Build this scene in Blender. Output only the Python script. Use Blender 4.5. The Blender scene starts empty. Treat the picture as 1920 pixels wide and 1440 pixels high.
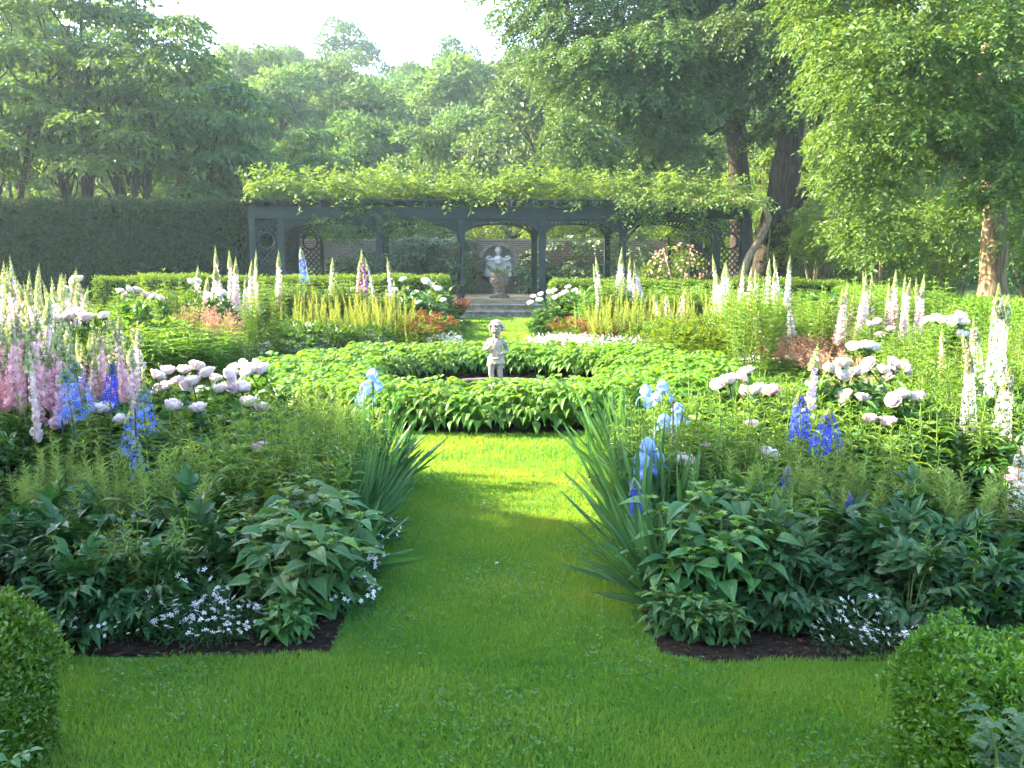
import bpy, math, random
import numpy as np
from mathutils import Vector, Matrix, Euler

sc = bpy.context.scene
COL = sc.collection
rng = np.random.default_rng(11)
random.seed(5)
R = math.radians

# ------------------------------------------------------------------ camera
F, HOR, CH = 1850.0, 475.0, 1.65           # focal length in photo pixels, horizon row, eye height
PITCH = math.atan((720 - HOR) / F)
cam = bpy.data.objects.new('camera', bpy.data.cameras.new('camera'))
COL.objects.link(cam)
cam.location = (0, 0, CH)
cam.rotation_euler = (math.pi / 2 - PITCH, 0, 0)
cam.data.sensor_width = 36.0
cam.data.lens = 36.0 * F / 1920
cam.data.clip_start = 0.05
cam.data.clip_end = 1500
sc.camera = cam

# ------------------------------------------------------------------ sky, sun, exposure
SUN_AZ = R(-80)      # measured from the view direction, negative = to the left
SUN_EL = R(31)
w = bpy.data.worlds.new("World")
sc.world = w
w.use_nodes = True
nt = w.node_tree
sky = nt.nodes.new('ShaderNodeTexSky')
sky.sky_type = 'NISHITA'
sky.sun_disc = False
sky.sun_elevation = SUN_EL
sky.sun_rotation = SUN_AZ
sky.air_density = 1.0
sky.dust_density = 2.5
sky.ozone_density = 1.2
nt.links.new(sky.outputs[0], nt.nodes['Background'].inputs[0])
nt.nodes['Background'].inputs[1].default_value = 0.15
sd = bpy.data.lights.new('sun', 'SUN')
sd.energy = 5.0
sd.angle = R(0.55)
sd.color = (1.0, 0.86, 0.58)
so = bpy.data.objects.new('sun', sd)
COL.objects.link(so)
to_sun = Vector((math.sin(SUN_AZ) * math.cos(SUN_EL), math.cos(SUN_AZ) * math.cos(SUN_EL), math.sin(SUN_EL)))
so.rotation_euler = to_sun.to_track_quat('Z', 'Y').to_euler()
so.location = to_sun * 60
sc.view_settings.view_transform = 'Standard'
sc.view_settings.look = 'None'
sc.view_settings.gamma = 1
sc.view_settings.exposure = 3.15
cy_ = sc.cycles
cy_.max_bounces = 6
cy_.diffuse_bounces = 3
cy_.glossy_bounces = 2
cy_.transmission_bounces = 4
cy_.volume_bounces = 1
cy_.transparent_max_bounces = 4
cy_.use_denoising = True
cy_.use_adaptive_sampling = True
cy_.adaptive_threshold = 0.03
cy_.caustics_reflective = False
cy_.caustics_refractive = False
cy_.sample_clamp_indirect = 4.0

# ------------------------------------------------------------------ photo geometry helpers
CP, SP = math.cos(PITCH), math.sin(PITCH)
def ray(px, py):
    u, v = (px - 960) / F, (720 - py) / F
    return np.array([u, CP + v * SP, -SP + v * CP])
def at_z(px, py, z=0.0):
    d = ray(px, py)
    return d * ((z - CH) / d[2]) + np.array([0, 0, CH])
def at_y(px, py, y):
    d = ray(px, py)
    return d * (y / d[1]) + np.array([0, 0, CH])
def axis_x(y):
    return -0.0146 * y
RCX, RCY = -0.17, 11.65       # centre of the round pool

# ------------------------------------------------------------------ mesh builder
class MB:
    def __init__(self):
        self.V = []; self.L = []; self.T = []; self.M = []; self.R = []; self.n = 0
    def raw(self, verts, faces, mat=0, rnd=0.5):
        verts = np.asarray(verts, float)
        self.V.append(verts)
        by = {}
        for f in faces: by.setdefault(len(f), []).append(f)
        for q, fs in by.items():
            a = np.asarray(fs, np.int64) + self.n
            self.L.append(a.ravel()); self.T.append(np.full(len(a), q))
            self.M.append(np.full(len(a), mat)); self.R.append(np.full(len(a), rnd, float))
        self.n += len(verts)
    def inst(self, tpl, X, mat=0, rnd=None):
        tv, tf = tpl
        N, k = len(X), len(tv)
        if N == 0: return
        P = np.einsum('nij,kj->nki', X[:, :, :3], tv) + X[:, None, :, 3]
        if rnd is None: rnd = rng.random(N)
        rnd = np.broadcast_to(np.asarray(rnd, float), (N,))
        self.V.append(P.reshape(-1, 3))
        off = self.n + np.arange(N) * k
        by = {}
        for f in tf: by.setdefault(len(f), []).append(f)
        for q, fs in by.items():
            a = np.asarray(fs, np.int64)
            m = len(a)
            self.L.append((off[:, None, None] + a[None]).ravel())
            self.T.append(np.full(N * m, q)); self.M.append(np.full(N * m, mat))
            self.R.append(np.repeat(rnd, m))
        self.n += N * k
    def box(self, lo, hi, mat=0, rnd=0.5, rz=0.0):
        x0, y0, z0 = lo; x1, y1, z1 = hi
        v = np.array([(x0,y0,z0),(x1,y0,z0),(x1,y1,z0),(x0,y1,z0),(x0,y0,z1),(x1,y0,z1),(x1,y1,z1),(x0,y1,z1)], float)
        if rz:
            c, s = math.cos(rz), math.sin(rz); m = (v[:, :2].min(0) + v[:, :2].max(0)) / 2
            d = v[:, :2] - m; v[:, :2] = m + np.stack([d[:,0]*c - d[:,1]*s, d[:,0]*s + d[:,1]*c], 1)
        self.raw(v, [(0,3,2,1),(4,5,6,7),(0,1,5,4),(1,2,6,5),(2,3,7,6),(3,0,4,7)], mat, rnd)
    def beam(self, a, b, w, h, mat=0, rnd=0.5, up=(0, 0, 1)):
        a = np.asarray(a, float); b = np.asarray(b, float)
        d = b - a; d /= np.linalg.norm(d)
        s = np.cross(d, up); s /= np.linalg.norm(s); u = np.cross(s, d)
        v = []
        for p in (a, b):
            for sx, sz in ((-1,-1),(1,-1),(1,1),(-1,1)): v.append(p + s*sx*w/2 + u*sz*h/2)
        self.raw(v, [(0,1,2,3),(7,6,5,4),(0,4,5,1),(1,5,6,2),(2,6,7,3),(3,7,4,0)], mat, rnd)
    def tube(self, pts, rad, sides=6, mat=0, rnd=0.5, cap=True):
        pts = np.asarray(pts, float); n = len(pts)
        rad = np.broadcast_to(np.asarray(rad, float), (n,))
        t = np.gradient(pts, axis=0); t /= (np.linalg.norm(t, axis=1, keepdims=True) + 1e-9)
        ref = np.array([0, 0, 1.0]) if abs(t[0][2]) < 0.9 else np.array([1.0, 0, 0])
        V = []
        s = np.cross(t[0], ref); s /= np.linalg.norm(s)
        for i in range(n):
            s = s - t[i] * np.dot(s, t[i]); s /= (np.linalg.norm(s) + 1e-9)
            u = np.cross(t[i], s)
            for k in range(sides):
                a = 2 * math.pi * k / sides
                V.append(pts[i] + rad[i] * (math.cos(a) * s + math.sin(a) * u))
        Fc = []
        for i in range(n - 1):
            for k in range(sides):
                k2 = (k + 1) % sides
                Fc.append((i*sides+k, i*sides+k2, (i+1)*sides+k2, (i+1)*sides+k))
        if cap: Fc.append(tuple((n-1)*sides+k for k in range(sides)))
        self.raw(V, Fc, mat, rnd)
    def lathe(self, prof, c=(0, 0, 0), sides=24, mat=0, rnd=0.5, flute=0.0):
        V = []
        for r, z in prof:
            for k in range(sides):
                a = 2 * math.pi * (k + .5) / sides
                rr = r * (1 - flute * (k % 2))
                V.append((c[0] + rr * math.cos(a), c[1] + rr * math.sin(a), c[2] + z))
        Fc = []
        n = len(prof)
        for i in range(n - 1):
            for k in range(sides):
                k2 = (k + 1) % sides
                Fc.append((i*sides+k, i*sides+k2, (i+1)*sides+k2, (i+1)*sides+k))
        Fc.append(tuple((n-1)*sides+k for k in range(sides)))
        Fc.append(tuple(sides-1-k for k in range(sides)))
        self.raw(V, Fc, mat, rnd)
    def mesh(self, name, mats, smooth=False):
        me = bpy.data.meshes.new(name)
        V = np.concatenate(self.V); L = np.concatenate(self.L); T = np.concatenate(self.T)
        M = np.concatenate(self.M); Rn = np.concatenate(self.R)
        me.vertices.add(len(V)); me.vertices.foreach_set('co', V.astype(np.float32).ravel())
        me.loops.add(len(L)); me.loops.foreach_set('vertex_index', L.astype(np.int32))
        me.polygons.add(len(T))
        st = np.concatenate([[0], np.cumsum(T)[:-1]])
        me.polygons.foreach_set('loop_start', st.astype(np.int32))
        me.polygons.foreach_set('loop_total', T.astype(np.int32))
        me.polygons.foreach_set('material_index', M.astype(np.int32))
        me.polygons.foreach_set('use_smooth', np.full(len(T), bool(smooth)))
        at = me.attributes.new('rnd', 'FLOAT', 'FACE')
        at.data.foreach_set('value', Rn.astype(np.float32))
        for m in (mats if isinstance(mats, (list, tuple)) else [mats]): me.materials.append(m)
        me.update(calc_edges=True)
        me.validate()
        return me

def link(name, data, parent=None, loc=None, rz=None, s=None):
    o = bpy.data.objects.new(name, data)
    COL.objects.link(o)
    if parent is not None: o.parent = parent
    if loc is not None: o.location = loc
    if rz is not None: o.rotation_euler = (0, 0, rz)
    if s is not None: o.scale = s if hasattr(s, '__len__') else (s, s, s)
    return o
def tag(o, label, cat, group=None):
    o['label'] = label; o['category'] = cat
    if group: o['group'] = group
    return o
def kind(o, k):
    o['kind'] = k
    return o
def plant(proto, loc, rz=0.0, s=1.0, label='', group=None):
    """One more individual of a plant kind: its own object and an own object for each part."""
    o = link(proto['name'], proto['mesh'], None, loc, rz, s)
    tag(o, label, proto['cat'], group)
    for (n, me, l, r, sk) in proto.get('kids', ()):
        k = link(n, me, o, l, None, sk)
        if r is not None: k.rotation_euler = r
        if n in ('flowers', 'plumes', 'flower_heads'): k['kind'] = 'stuff'
    return o

# ------------------------------------------------------------------ leaf templates
def nrm(a):
    return a / (np.linalg.norm(a, axis=-1, keepdims=True) + 1e-9)
LEAF2 = (np.array([(0,0,0),(-.5,.45,.10),(0,1,-.08),(.5,.45,.10)], float), [(0,2,1),(0,3,2)])
LEAF4 = (np.array([(0,0,0),(-.42,.22,.10),(0,.24,0),(.42,.22,.10),(-.46,.55,.04),(0,.58,-.05),(.46,.55,.04),(0,1,-.30)], float),
         [(0,2,1),(0,3,2),(1,2,5,4),(2,3,6,5),(4,5,7),(5,6,7)])
LANCE = (np.array([(0,0,0),(-.4,.3,.06),(0,.32,0),(.4,.3,.06),(-.36,.62,-.04),(0,.64,-.10),(.36,.62,-.04),(0,1,-.34)], float),
         [(0,2,1),(0,3,2),(1,2,5,4),(2,3,6,5),(4,5,7),(5,6,7)])
def _heart():
    rows = [(0, .04), (.10, .40), (.25, .5), (.45, .45), (.65, .30), (.82, .14), (1.0, .0)]
    V = []; Fc = []
    for y, wv in rows:
        z = -0.42 * y * y
        V += [(-wv, y, z + .20*wv), (-wv*.5, y, z + .13*wv), (0, y, z), (wv*.5, y, z + .13*wv), (wv, y, z + .20*wv)]
    for i in range(len(rows) - 1):
        for k in range(4):
            a = i * 5 + k
            Fc.append((a, a+1, a+6, a+5))
    return np.array(V, float), Fc
HEART = _heart()
HOSTA = (lambda h: (np.stack([h[0][:,0], h[0][:,1], h[0][:,2] * 1.15 + .10 * np.sin(h[0][:,1] * 3)], 1), h[1]))(HEART)
GRASS = (np.array([(-.5,0,0),(.5,0,0),(-.4,.5,.06),(.4,.5,.06),(0,1,.26)], float), [(0,1,3,2),(2,3,4)])
QUAD = (np.array([(-.5,0,0),(.5,0,0),(.5,1,0),(-.5,1,0)], float), [(0,1,2,3)])
TRI = (np.array([(-.5,0,0),(.5,0,0),(0,1,0)], float), [(0,1,2)])

def xf(P, D, U, wd, ln, th=None):
    """Affine frames: template x = width, y = along D, z = towards U."""
    P = np.asarray(P, float); N = len(P)
    D = nrm(np.broadcast_to(D, (N, 3))); U = np.broadcast_to(U, (N, 3))
    x = nrm(np.cross(D, U)); z = np.cross(x, D)
    wd = np.broadcast_to(wd, (N,))[:, None]; ln = np.broadcast_to(ln, (N,))[:, None]
    th = ln if th is None else np.broadcast_to(th, (N,))[:, None]
    X = np.empty((N, 3, 4))
    X[:, :, 0] = x * wd; X[:, :, 1] = D * ln; X[:, :, 2] = z * th; X[:, :, 3] = P
    return X
def jit(N, s):
    return rng.normal(0, s, (N, 3))
def sphere_dirs(N):
    return nrm(rng.normal(0, 1, (N, 3)))
UPV = np.array([0, 0, 1.0])
# ------------------------------------------------------------------ materials
def _mat(name):
    m = bpy.data.materials.new(name); m.use_nodes = True
    m.node_tree.nodes.clear()
    return m, m.node_tree.nodes, m.node_tree.links
def _mix(n, l, a, b, fac=0.5, blend='MIX'):
    x = n.new('ShaderNodeMix'); x.data_type = 'RGBA'; x.blend_type = blend
    for s, v in ((6, a), (7, b)):
        if isinstance(v, tuple): x.inputs[s].default_value = (*v, 1)
        else: l.new(v, x.inputs[s])
    if isinstance(fac, (int, float)): x.inputs[0].default_value = fac
    else: l.new(fac, x.inputs[0])
    return x.outputs[2]
def leaf_mat(name, c1, c2, trans=0.35, rough=0.42, spec=0.35, tcol=None, c3=None):
    """Leaf: colour varies leaf by leaf and plant by plant; light passes through it."""
    m, n, l = _mat(name)
    at = n.new('ShaderNodeAttribute'); at.attribute_name = 'rnd'
    oi = n.new('ShaderNodeObjectInfo')
    col = _mix(n, l, c1, c2, at.outputs['Fac'])
    if c3 is not None:
        mr = n.new('ShaderNodeMapRange'); mr.inputs[1].default_value = .9; mr.inputs[2].default_value = 1.0
        l.new(at.outputs['Fac'], mr.inputs[0])
        col = _mix(n, l, col, c3, mr.outputs[0])
    hs = n.new('ShaderNodeHueSaturation')
    mr2 = n.new('ShaderNodeMapRange'); mr2.inputs[3].default_value = .82; mr2.inputs[4].default_value = 1.18
    l.new(oi.outputs['Random'], mr2.inputs[0]); l.new(mr2.outputs[0], hs.inputs['Value'])
    mr3 = n.new('ShaderNodeMapRange'); mr3.inputs[3].default_value = .488; mr3.inputs[4].default_value = .508
    l.new(oi.outputs['Random'], mr3.inputs[0]); l.new(mr3.outputs[0], hs.inputs['Hue'])
    l.new(col, hs.inputs['Color'])
    p = n.new('ShaderNodeBsdfPrincipled')
    l.new(hs.outputs[0], p.inputs['Base Color'])
    p.inputs['Roughness'].default_value = rough
    p.inputs['Specular IOR Level'].default_value = spec
    t = n.new('ShaderNodeBsdfTranslucent')
    tc = _mix(n, l, hs.outputs[0], tcol or (1.9, 1.4, .35), 1.0, 'MULTIPLY')
    l.new(tc, t.inputs['Color'])
    ms = n.new('ShaderNodeMixShader'); ms.inputs[0].default_value = trans
    l.new(p.outputs[0], ms.inputs[1]); l.new(t.outputs[0], ms.inputs[2])
    o = n.new('ShaderNodeOutputMaterial'); l.new(ms.outputs[0], o.inputs['Surface'])
    return m
def petal_mat(name, c1, c2, trans=0.3):
    m, n, l = _mat(name)
    at = n.new('ShaderNodeAttribute'); at.attribute_name = 'rnd'
    col = _mix(n, l, c1, c2, at.outputs['Fac'])
    p = n.new('ShaderNodeBsdfPrincipled'); l.new(col, p.inputs['Base Color'])
    p.inputs['Roughness'].default_value = .7; p.inputs['Specular IOR Level'].default_value = .15
    t = n.new('ShaderNodeBsdfTranslucent'); l.new(col, t.inputs['Color'])
    ms = n.new('ShaderNodeMixShader'); ms.inputs[0].default_value = trans
    l.new(p.outputs[0], ms.inputs[1]); l.new(t.outputs[0], ms.inputs[2])
    o = n.new('ShaderNodeOutputMaterial'); l.new(ms.outputs[0], o.inputs['Surface'])
    return m
def noise_mat(name, c1, c2, scale=6.0, rough=.8, spec=.25, bump=.3, c3=None, stretch=None, detail=6, lo=.35, hi=.65):
    """Solid material whose colour and relief come from object-space noise."""
    m, n, l = _mat(name)
    tc = n.new('ShaderNodeTexCoord')
    vec = tc.outputs['Object']
    if stretch:
        mp = n.new('ShaderNodeMapping'); mp.inputs['Scale'].default_value = stretch
        l.new(vec, mp.inputs[0]); vec = mp.outputs[0]
    no = n.new('ShaderNodeTexNoise'); no.inputs['Scale'].default_value = scale; no.inputs['Detail'].default_value = detail
    l.new(vec, no.inputs['Vector'])
    mr = n.new('ShaderNodeMapRange'); mr.inputs[1].default_value = lo; mr.inputs[2].default_value = hi
    l.new(no.outputs['Fac'], mr.inputs[0])
    col = _mix(n, l, c1, c2, mr.outputs[0])
    if c3 is not None:
        n2 = n.new('ShaderNodeTexNoise'); n2.inputs['Scale'].default_value = scale * .27; n2.inputs['Detail'].default_value = 3
        l.new(vec, n2.inputs['Vector'])
        m2 = n.new('ShaderNodeMapRange'); m2.inputs[1].default_value = .52; m2.inputs[2].default_value = .66
        l.new(n2.outputs['Fac'], m2.inputs[0])
        col = _mix(n, l, col, c3, m2.outputs[0])
    p = n.new('ShaderNodeBsdfPrincipled'); l.new(col, p.inputs['Base Color'])
    p.inputs['Roughness'].default_value = rough; p.inputs['Specular IOR Level'].default_value = spec
    if bump:
        b = n.new('ShaderNodeBump'); b.inputs['Strength'].default_value = bump; b.inputs['Distance'].default_value = .02
        l.new(no.outputs['Fac'], b.inputs['Height']); l.new(b.outputs[0], p.inputs['Normal'])
    o = n.new('ShaderNodeOutputMaterial'); l.new(p.outputs[0], o.inputs['Surface'])
    return m
def brick_mat(name):
    m, n, l = _mat(name)
    tc = n.new('ShaderNodeTexCoord')
    mp = n.new('ShaderNodeMapping'); mp.inputs['Rotation'].default_value = (R(90), 0, 0)
    l.new(tc.outputs['Object'], mp.inputs[0])
    br = n.new('ShaderNodeTexBrick')
    br.inputs['Scale'].default_value = 1.0
    br.inputs['Brick Width'].default_value = .22; br.inputs['Row Height'].default_value = .075
    br.inputs['Mortar Size'].default_value = .009
    br.inputs['Color1'].default_value = (.21, .125, .09, 1); br.inputs['Color2'].default_value = (.14, .095, .075, 1)
    br.inputs['Mortar'].default_value = (.32, .29, .25, 1)
    l.new(mp.outputs[0], br.inputs['Vector'])
    no = n.new('ShaderNodeTexNoise'); no.inputs['Scale'].default_value = 1.3; no.inputs['Detail'].default_value = 5
    l.new(tc.outputs['Object'], no.inputs['Vector'])
    mr = n.new('ShaderNodeMapRange'); mr.inputs[1].default_value = .45; mr.inputs[2].default_value = .7
    l.new(no.outputs['Fac'], mr.inputs[0])
    col = _mix(n, l, br.outputs['Color'], (.13, .14, .10), mr.outputs[0])
    p = n.new('ShaderNodeBsdfPrincipled'); l.new(col, p.inputs['Base Color']); p.inputs['Roughness'].default_value = .9
    b = n.new('ShaderNodeBump'); b.inputs['Strength'].default_value = .5; b.inputs['Distance'].default_value = .01
    l.new(br.outputs['Fac'], b.inputs['Height']); b.invert = True; l.new(b.outputs[0], p.inputs['Normal'])
    o = n.new('ShaderNodeOutputMaterial'); l.new(p.outputs[0], o.inputs['Surface'])
    return m

M = {}
M['lawn'] = noise_mat('lawn_turf', (.03,.085,.012), (.06,.12,.02), 3.0, .9, .1, .3, c3=(.05,.12,.02))
M['grass'] = leaf_mat('grass_blade', (.058,.195,.038), (.125,.285,.060), .5, .55, .2, tcol=(2.9, 1.55, .3), c3=(.17,.23,.07))
M['clover'] = leaf_mat('clover_leaf', (.040,.14,.028), (.07,.19,.042), .3, .55, .25)
M['soil'] = noise_mat('garden_soil', (.008,.006,.004), (.026,.018,.012), 22, .95, .1, .8)
M['mulch'] = leaf_mat('mulch_bits', (.015,.009,.006), (.07,.04,.022), .0, .9, .1)
M['box'] = leaf_mat('box_leaf', (.035,.12,.010), (.085,.21,.016), .3, .35, .4, c3=(.14,.26,.03))
M['boxfar'] = leaf_mat('clipped_box', (.05,.13,.012), (.11,.22,.02), .35, .5, .25)
M['core'] = noise_mat('hedge_inside', (.010,.020,.006), (.02,.035,.01), 20, .95, .05, .5)
M['yew'] = leaf_mat('yew_needles', (.010,.036,.014), (.024,.06,.022), .2, .6, .2, c3=(.07,.05,.025))
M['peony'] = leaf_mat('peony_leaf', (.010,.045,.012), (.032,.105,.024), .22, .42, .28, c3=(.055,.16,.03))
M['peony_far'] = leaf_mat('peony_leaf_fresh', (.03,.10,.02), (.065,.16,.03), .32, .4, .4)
M['bigleaf'] = leaf_mat('broad_heart_leaf', (.036,.115,.034), (.07,.175,.045), .28, .42, .3, c3=(.13,.24,.03))
M['phlox'] = leaf_mat('lance_leaf', (.06,.14,.025), (.11,.22,.03), .4, .45, .3)
M['limeleaf'] = leaf_mat('lime_lance_leaf', (.075,.185,.025), (.14,.26,.035), .42, .45, .3, tcol=(1.5,1.35,.4))
M['feather'] = leaf_mat('feathery_leaf', (.10,.20,.055), (.20,.31,.085), .25, .6, .2)
M['iris'] = leaf_mat('iris_blade', (.035,.11,.05), (.075,.175,.065), .35, .42, .3, tcol=(1.5,1.35,.45))
M['hosta'] = leaf_mat('hosta_leaf', (.045,.14,.014), (.11,.235,.022), .42, .4, .35, c3=(.15,.25,.03), tcol=(1.5,1.35,.4))
M['stem'] = leaf_mat('green_stem', (.07,.14,.03), (.12,.19,.05), .1, .6, .2)
M['bud'] = leaf_mat('green_bud', (.20,.28,.11), (.40,.44,.26), .25, .6, .2, tcol=(1.3,1.3,.6))
M['bark'] = noise_mat('tree_bark', (.018,.015,.011), (.05,.041,.031), 5, .9, .1, 1.0, stretch=(3, 3, .5))
M['barklight'] = noise_mat('furrowed_bark', (.09,.065,.042), (.24,.18,.115), 6, .9, .1, 1.0, stretch=(3.2, 3.2, .45))
M['vinewood'] = noise_mat('vine_bark', (.10,.075,.05), (.25,.20,.13), 9, .9, .1, .8, stretch=(2, 2, .6))
M['t_left'] = leaf_mat('tiered_tree_leaf', (.034,.105,.046), (.085,.19,.075), .38, .5, .35)
M['t_left2'] = leaf_mat('bronze_tipped_leaf', (.035,.095,.035), (.085,.165,.05), .42, .5, .3, c3=(.26,.23,.08))
M['t_right'] = leaf_mat('drooping_tree_leaf', (.048,.135,.028), (.105,.205,.052), .38, .5, .25, tcol=(1.75,1.4,.38))
M['t_dark'] = leaf_mat('tall_tree_leaf', (.034,.095,.034), (.078,.15,.046), .28, .5, .3)
M['t_hill'] = leaf_mat('hill_tree_leaf', (.05,.115,.042), (.12,.19,.065), .35, .6, .2, tcol=(1.5,1.35,.5))
M['t_hill2'] = leaf_mat('pale_hill_leaf', (.09,.14,.05), (.15,.19,.075), .35, .6, .2, tcol=(1.4,1.35,.6))
M['under'] = leaf_mat('sapling_leaf', (.06,.14,.018), (.12,.21,.025), .45, .5, .25)
M['vine'] = leaf_mat('wisteria_leaf', (.08,.18,.045), (.16,.26,.065), .45, .45, .35, c3=(.28,.28,.14), tcol=(1.45,1.3,.5))
M['roseleaf'] = leaf_mat('rose_leaf', (.06,.13,.065), (.12,.20,.12), .25, .35, .5)
M['hedgerose'] = leaf_mat('hedge_rose_leaf', (.04,.115,.038), (.085,.18,.06), .28, .42, .35)
M['pergola'] = noise_mat('painted_timber', (.006,.016,.019), (.013,.027,.029), 5, .55, .35, .15, stretch=(1, 1, 1))
M['brick'] = brick_mat('brick_wall')
M['coping'] = noise_mat('stone_coping', (.22,.19,.15), (.36,.32,.26), 7, .9, .1, .4, c3=(.12,.14,.07))
M['stone'] = noise_mat('weathered_stone', (.15,.14,.125), (.33,.31,.28), 13, .85, .15, .5, c3=(.13,.14,.10))
M['poolstone'] = noise_mat('dark_pool_stone', (.05,.045,.04), (.13,.115,.10), 11, .9, .1, .5)
M['statue'] = noise_mat('statue_stone', (.22,.195,.165), (.44,.40,.34), 16, .85, .15, .35, c3=(.15,.14,.12))
M['urnstone'] = noise_mat('urn_stone', (.24,.19,.16), (.40,.34,.29), 16, .85, .15, .5, c3=(.22,.2,.16))
M['marble'] = noise_mat('pale_marble', (.52,.54,.54), (.78,.79,.78), 9, .6, .3, .3)
M['stucco'] = noise_mat('grey_stucco', (.30,.32,.33), (.42,.44,.45), 5, .9, .1, .3)
M['paving'] = noise_mat('terrace_paving', (.20,.165,.11), (.34,.28,.19), 9, .9, .1, .4, c3=(.12,.15,.06))
M['hill'] = noise_mat('hill_ground', (.03,.055,.015), (.06,.09,.025), .4, .95, .05, 0)
M['white'] = petal_mat('white_petal', (.80,.80,.78), (.86,.84,.86))
M['peonyp'] = petal_mat('blush_petal', (.78,.61,.66), (.86,.79,.81))
M['peonyw'] = petal_mat('ivory_petal', (.68,.60,.59), (.77,.73,.72))
M['peonyk'] = petal_mat('pink_petal', (.78,.52,.60), (.86,.74,.79))
M['foxpink'] = petal_mat('pink_bell', (.75,.42,.48), (.86,.72,.72))
M['foxpale'] = petal_mat('pale_pink_bell', (.72,.55,.54), (.80,.70,.67))
M['foxrose'] = petal_mat('rose_bell', (.66,.30,.40), (.80,.55,.60))
M['foxlav'] = petal_mat('lavender_bell', (.52,.40,.68), (.74,.64,.82))
M['foxpurple'] = petal_mat('purple_bell', (.30,.10,.34), (.48,.22,.50))
M['foxwhite'] = petal_mat('white_bell', (.62,.58,.53), (.76,.73,.69))
M['delph'] = petal_mat('blue_floret', (.085,.16,.60), (.24,.37,.85))
M['delphdark'] = petal_mat('deep_blue_floret', (.035,.05,.50), (.07,.12,.66))
M['irisp'] = petal_mat('pale_blue_iris_petal', (.17,.28,.72), (.35,.47,.84))
M['coral'] = petal_mat('coral_haze', (.36,.16,.11), (.54,.31,.24))
M['yellow'] = leaf_mat('yellow_green_spike', (.11,.22,.045), (.27,.34,.10), .35, .6, .15)
M['sedum'] = petal_mat('russet_head', (.13,.025,.018), (.24,.06,.035))
M['orange'] = petal_mat('orange_rose_petal', (.72,.36,.22), (.82,.64,.50))
M['grey'] = leaf_mat('silver_leaf', (.16,.20,.14), (.26,.30,.22), .2, .7, .15)
M['redleaf'] = leaf_mat('copper_leaf', (.10,.05,.04), (.17,.09,.07), .3, .5, .25)
M['cane'] = noise_mat('dark_plant_cane', (.012,.02,.014), (.02,.03,.02), 20, .6, .2, 0)
M['water'] = noise_mat('still_pool_water', (.006,.010,.006), (.010,.014,.008), 2, .06, .5, .05)
# ------------------------------------------------------------------ the setting: lawn, hill, flower beds, terrace
RING_OUT, RING_IN, GRASS_R = 2.85, 1.72, 4.35
def hill_h(x, y):
    t = np.clip((y - 42) / 75.0, 0, 1)
    return 12.3 * t * t * (3 - 2 * t) + np.where(y > 42, np.sin(x * .07) * 1.2 * t + np.sin(x * .031 + 1.3) * 1.5 * t, 0)
def make_ground():
    xs = np.concatenate([np.linspace(-420, -60, 10), np.linspace(-52, 52, 53), np.linspace(60, 420, 10)])
    ys = np.concatenate([np.linspace(-60, 36, 25), np.linspace(40, 150, 45), np.linspace(170, 500, 8)])
    X, Y = np.meshgrid(xs, ys)
    Z = hill_h(X, Y)
    V = np.stack([X.ravel(), Y.ravel(), Z.ravel()], 1)
    nx, ny = len(xs), len(ys)
    Fc = [(j*nx+i, j*nx+i+1, (j+1)*nx+i+1, (j+1)*nx+i) for j in range(ny-1) for i in range(nx-1)]
    cut = sum(1 for y in ys if y <= 38)
    low = [f for f in Fc if f[2] < cut * nx]; hi = [f for f in Fc if f[2] >= cut * nx]
    b = MB(); b.raw(V, low); kind(link('lawn', b.mesh('lawn', M['lawn'])), 'structure')
    b = MB(); b.raw(V, hi); kind(link('hillside', b.mesh('hillside', M['hill'], True)), 'structure')
make_ground()

def poly_sheet(name, outline, z, mat):
    b = MB()
    n = len(outline)
    b.raw([(x, y, z) for x, y in outline], [tuple(range(n))])
    return kind(link(name, b.mesh(name, mat)), 'structure')
def arc(r, a0, a1, n=24):
    return [(RCX + r * math.cos(a), RCY + r * math.sin(a)) for a in np.linspace(a0, a1, n)]
PW = 0.68                                    # half width of the grass path
XL = lambda y: axis_x(y) - PW - .01
XR = lambda y: axis_x(y) + PW - .02
a_l = math.pi + math.acos(0.70 / GRASS_R)     # where the near path meets the round lawn
near_left = [(XL(4.0), 3.87), (XL(7.3), RCY - math.sqrt(GRASS_R**2 - .62**2))] + arc(GRASS_R, R(263), R(180), 24)[1:] + [(-9.5, RCY), (-9.5, 4.0)]
near_right = [(XR(3.95), 3.82), (9.5, 3.82), (9.5, RCY)] + arc(GRASS_R, R(360), R(280), 24)[:-1] + [(XR(7.3), RCY - math.sqrt(GRASS_R**2 - .7**2))]
far_left = arc(GRASS_R, R(180), R(104), 20) + [(axis_x(24) - 1.0, 24.3), (-9.5, 24.3), (-9.5, RCY + .02)]
far_right = arc(GRASS_R + .25, R(76), R(0), 20) + [(9.5, RCY + .02), (9.5, 24.3), (axis_x(24) + 1.0, 24.3)]
for o_ in (near_left, near_right, far_left, far_right):
    poly_sheet('flower_bed', o_, .012, M['soil'])
poly_sheet('pool_surround', arc(RING_OUT - .12, 0, 2 * math.pi, 49)[:-1], .010, M['soil'])

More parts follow.
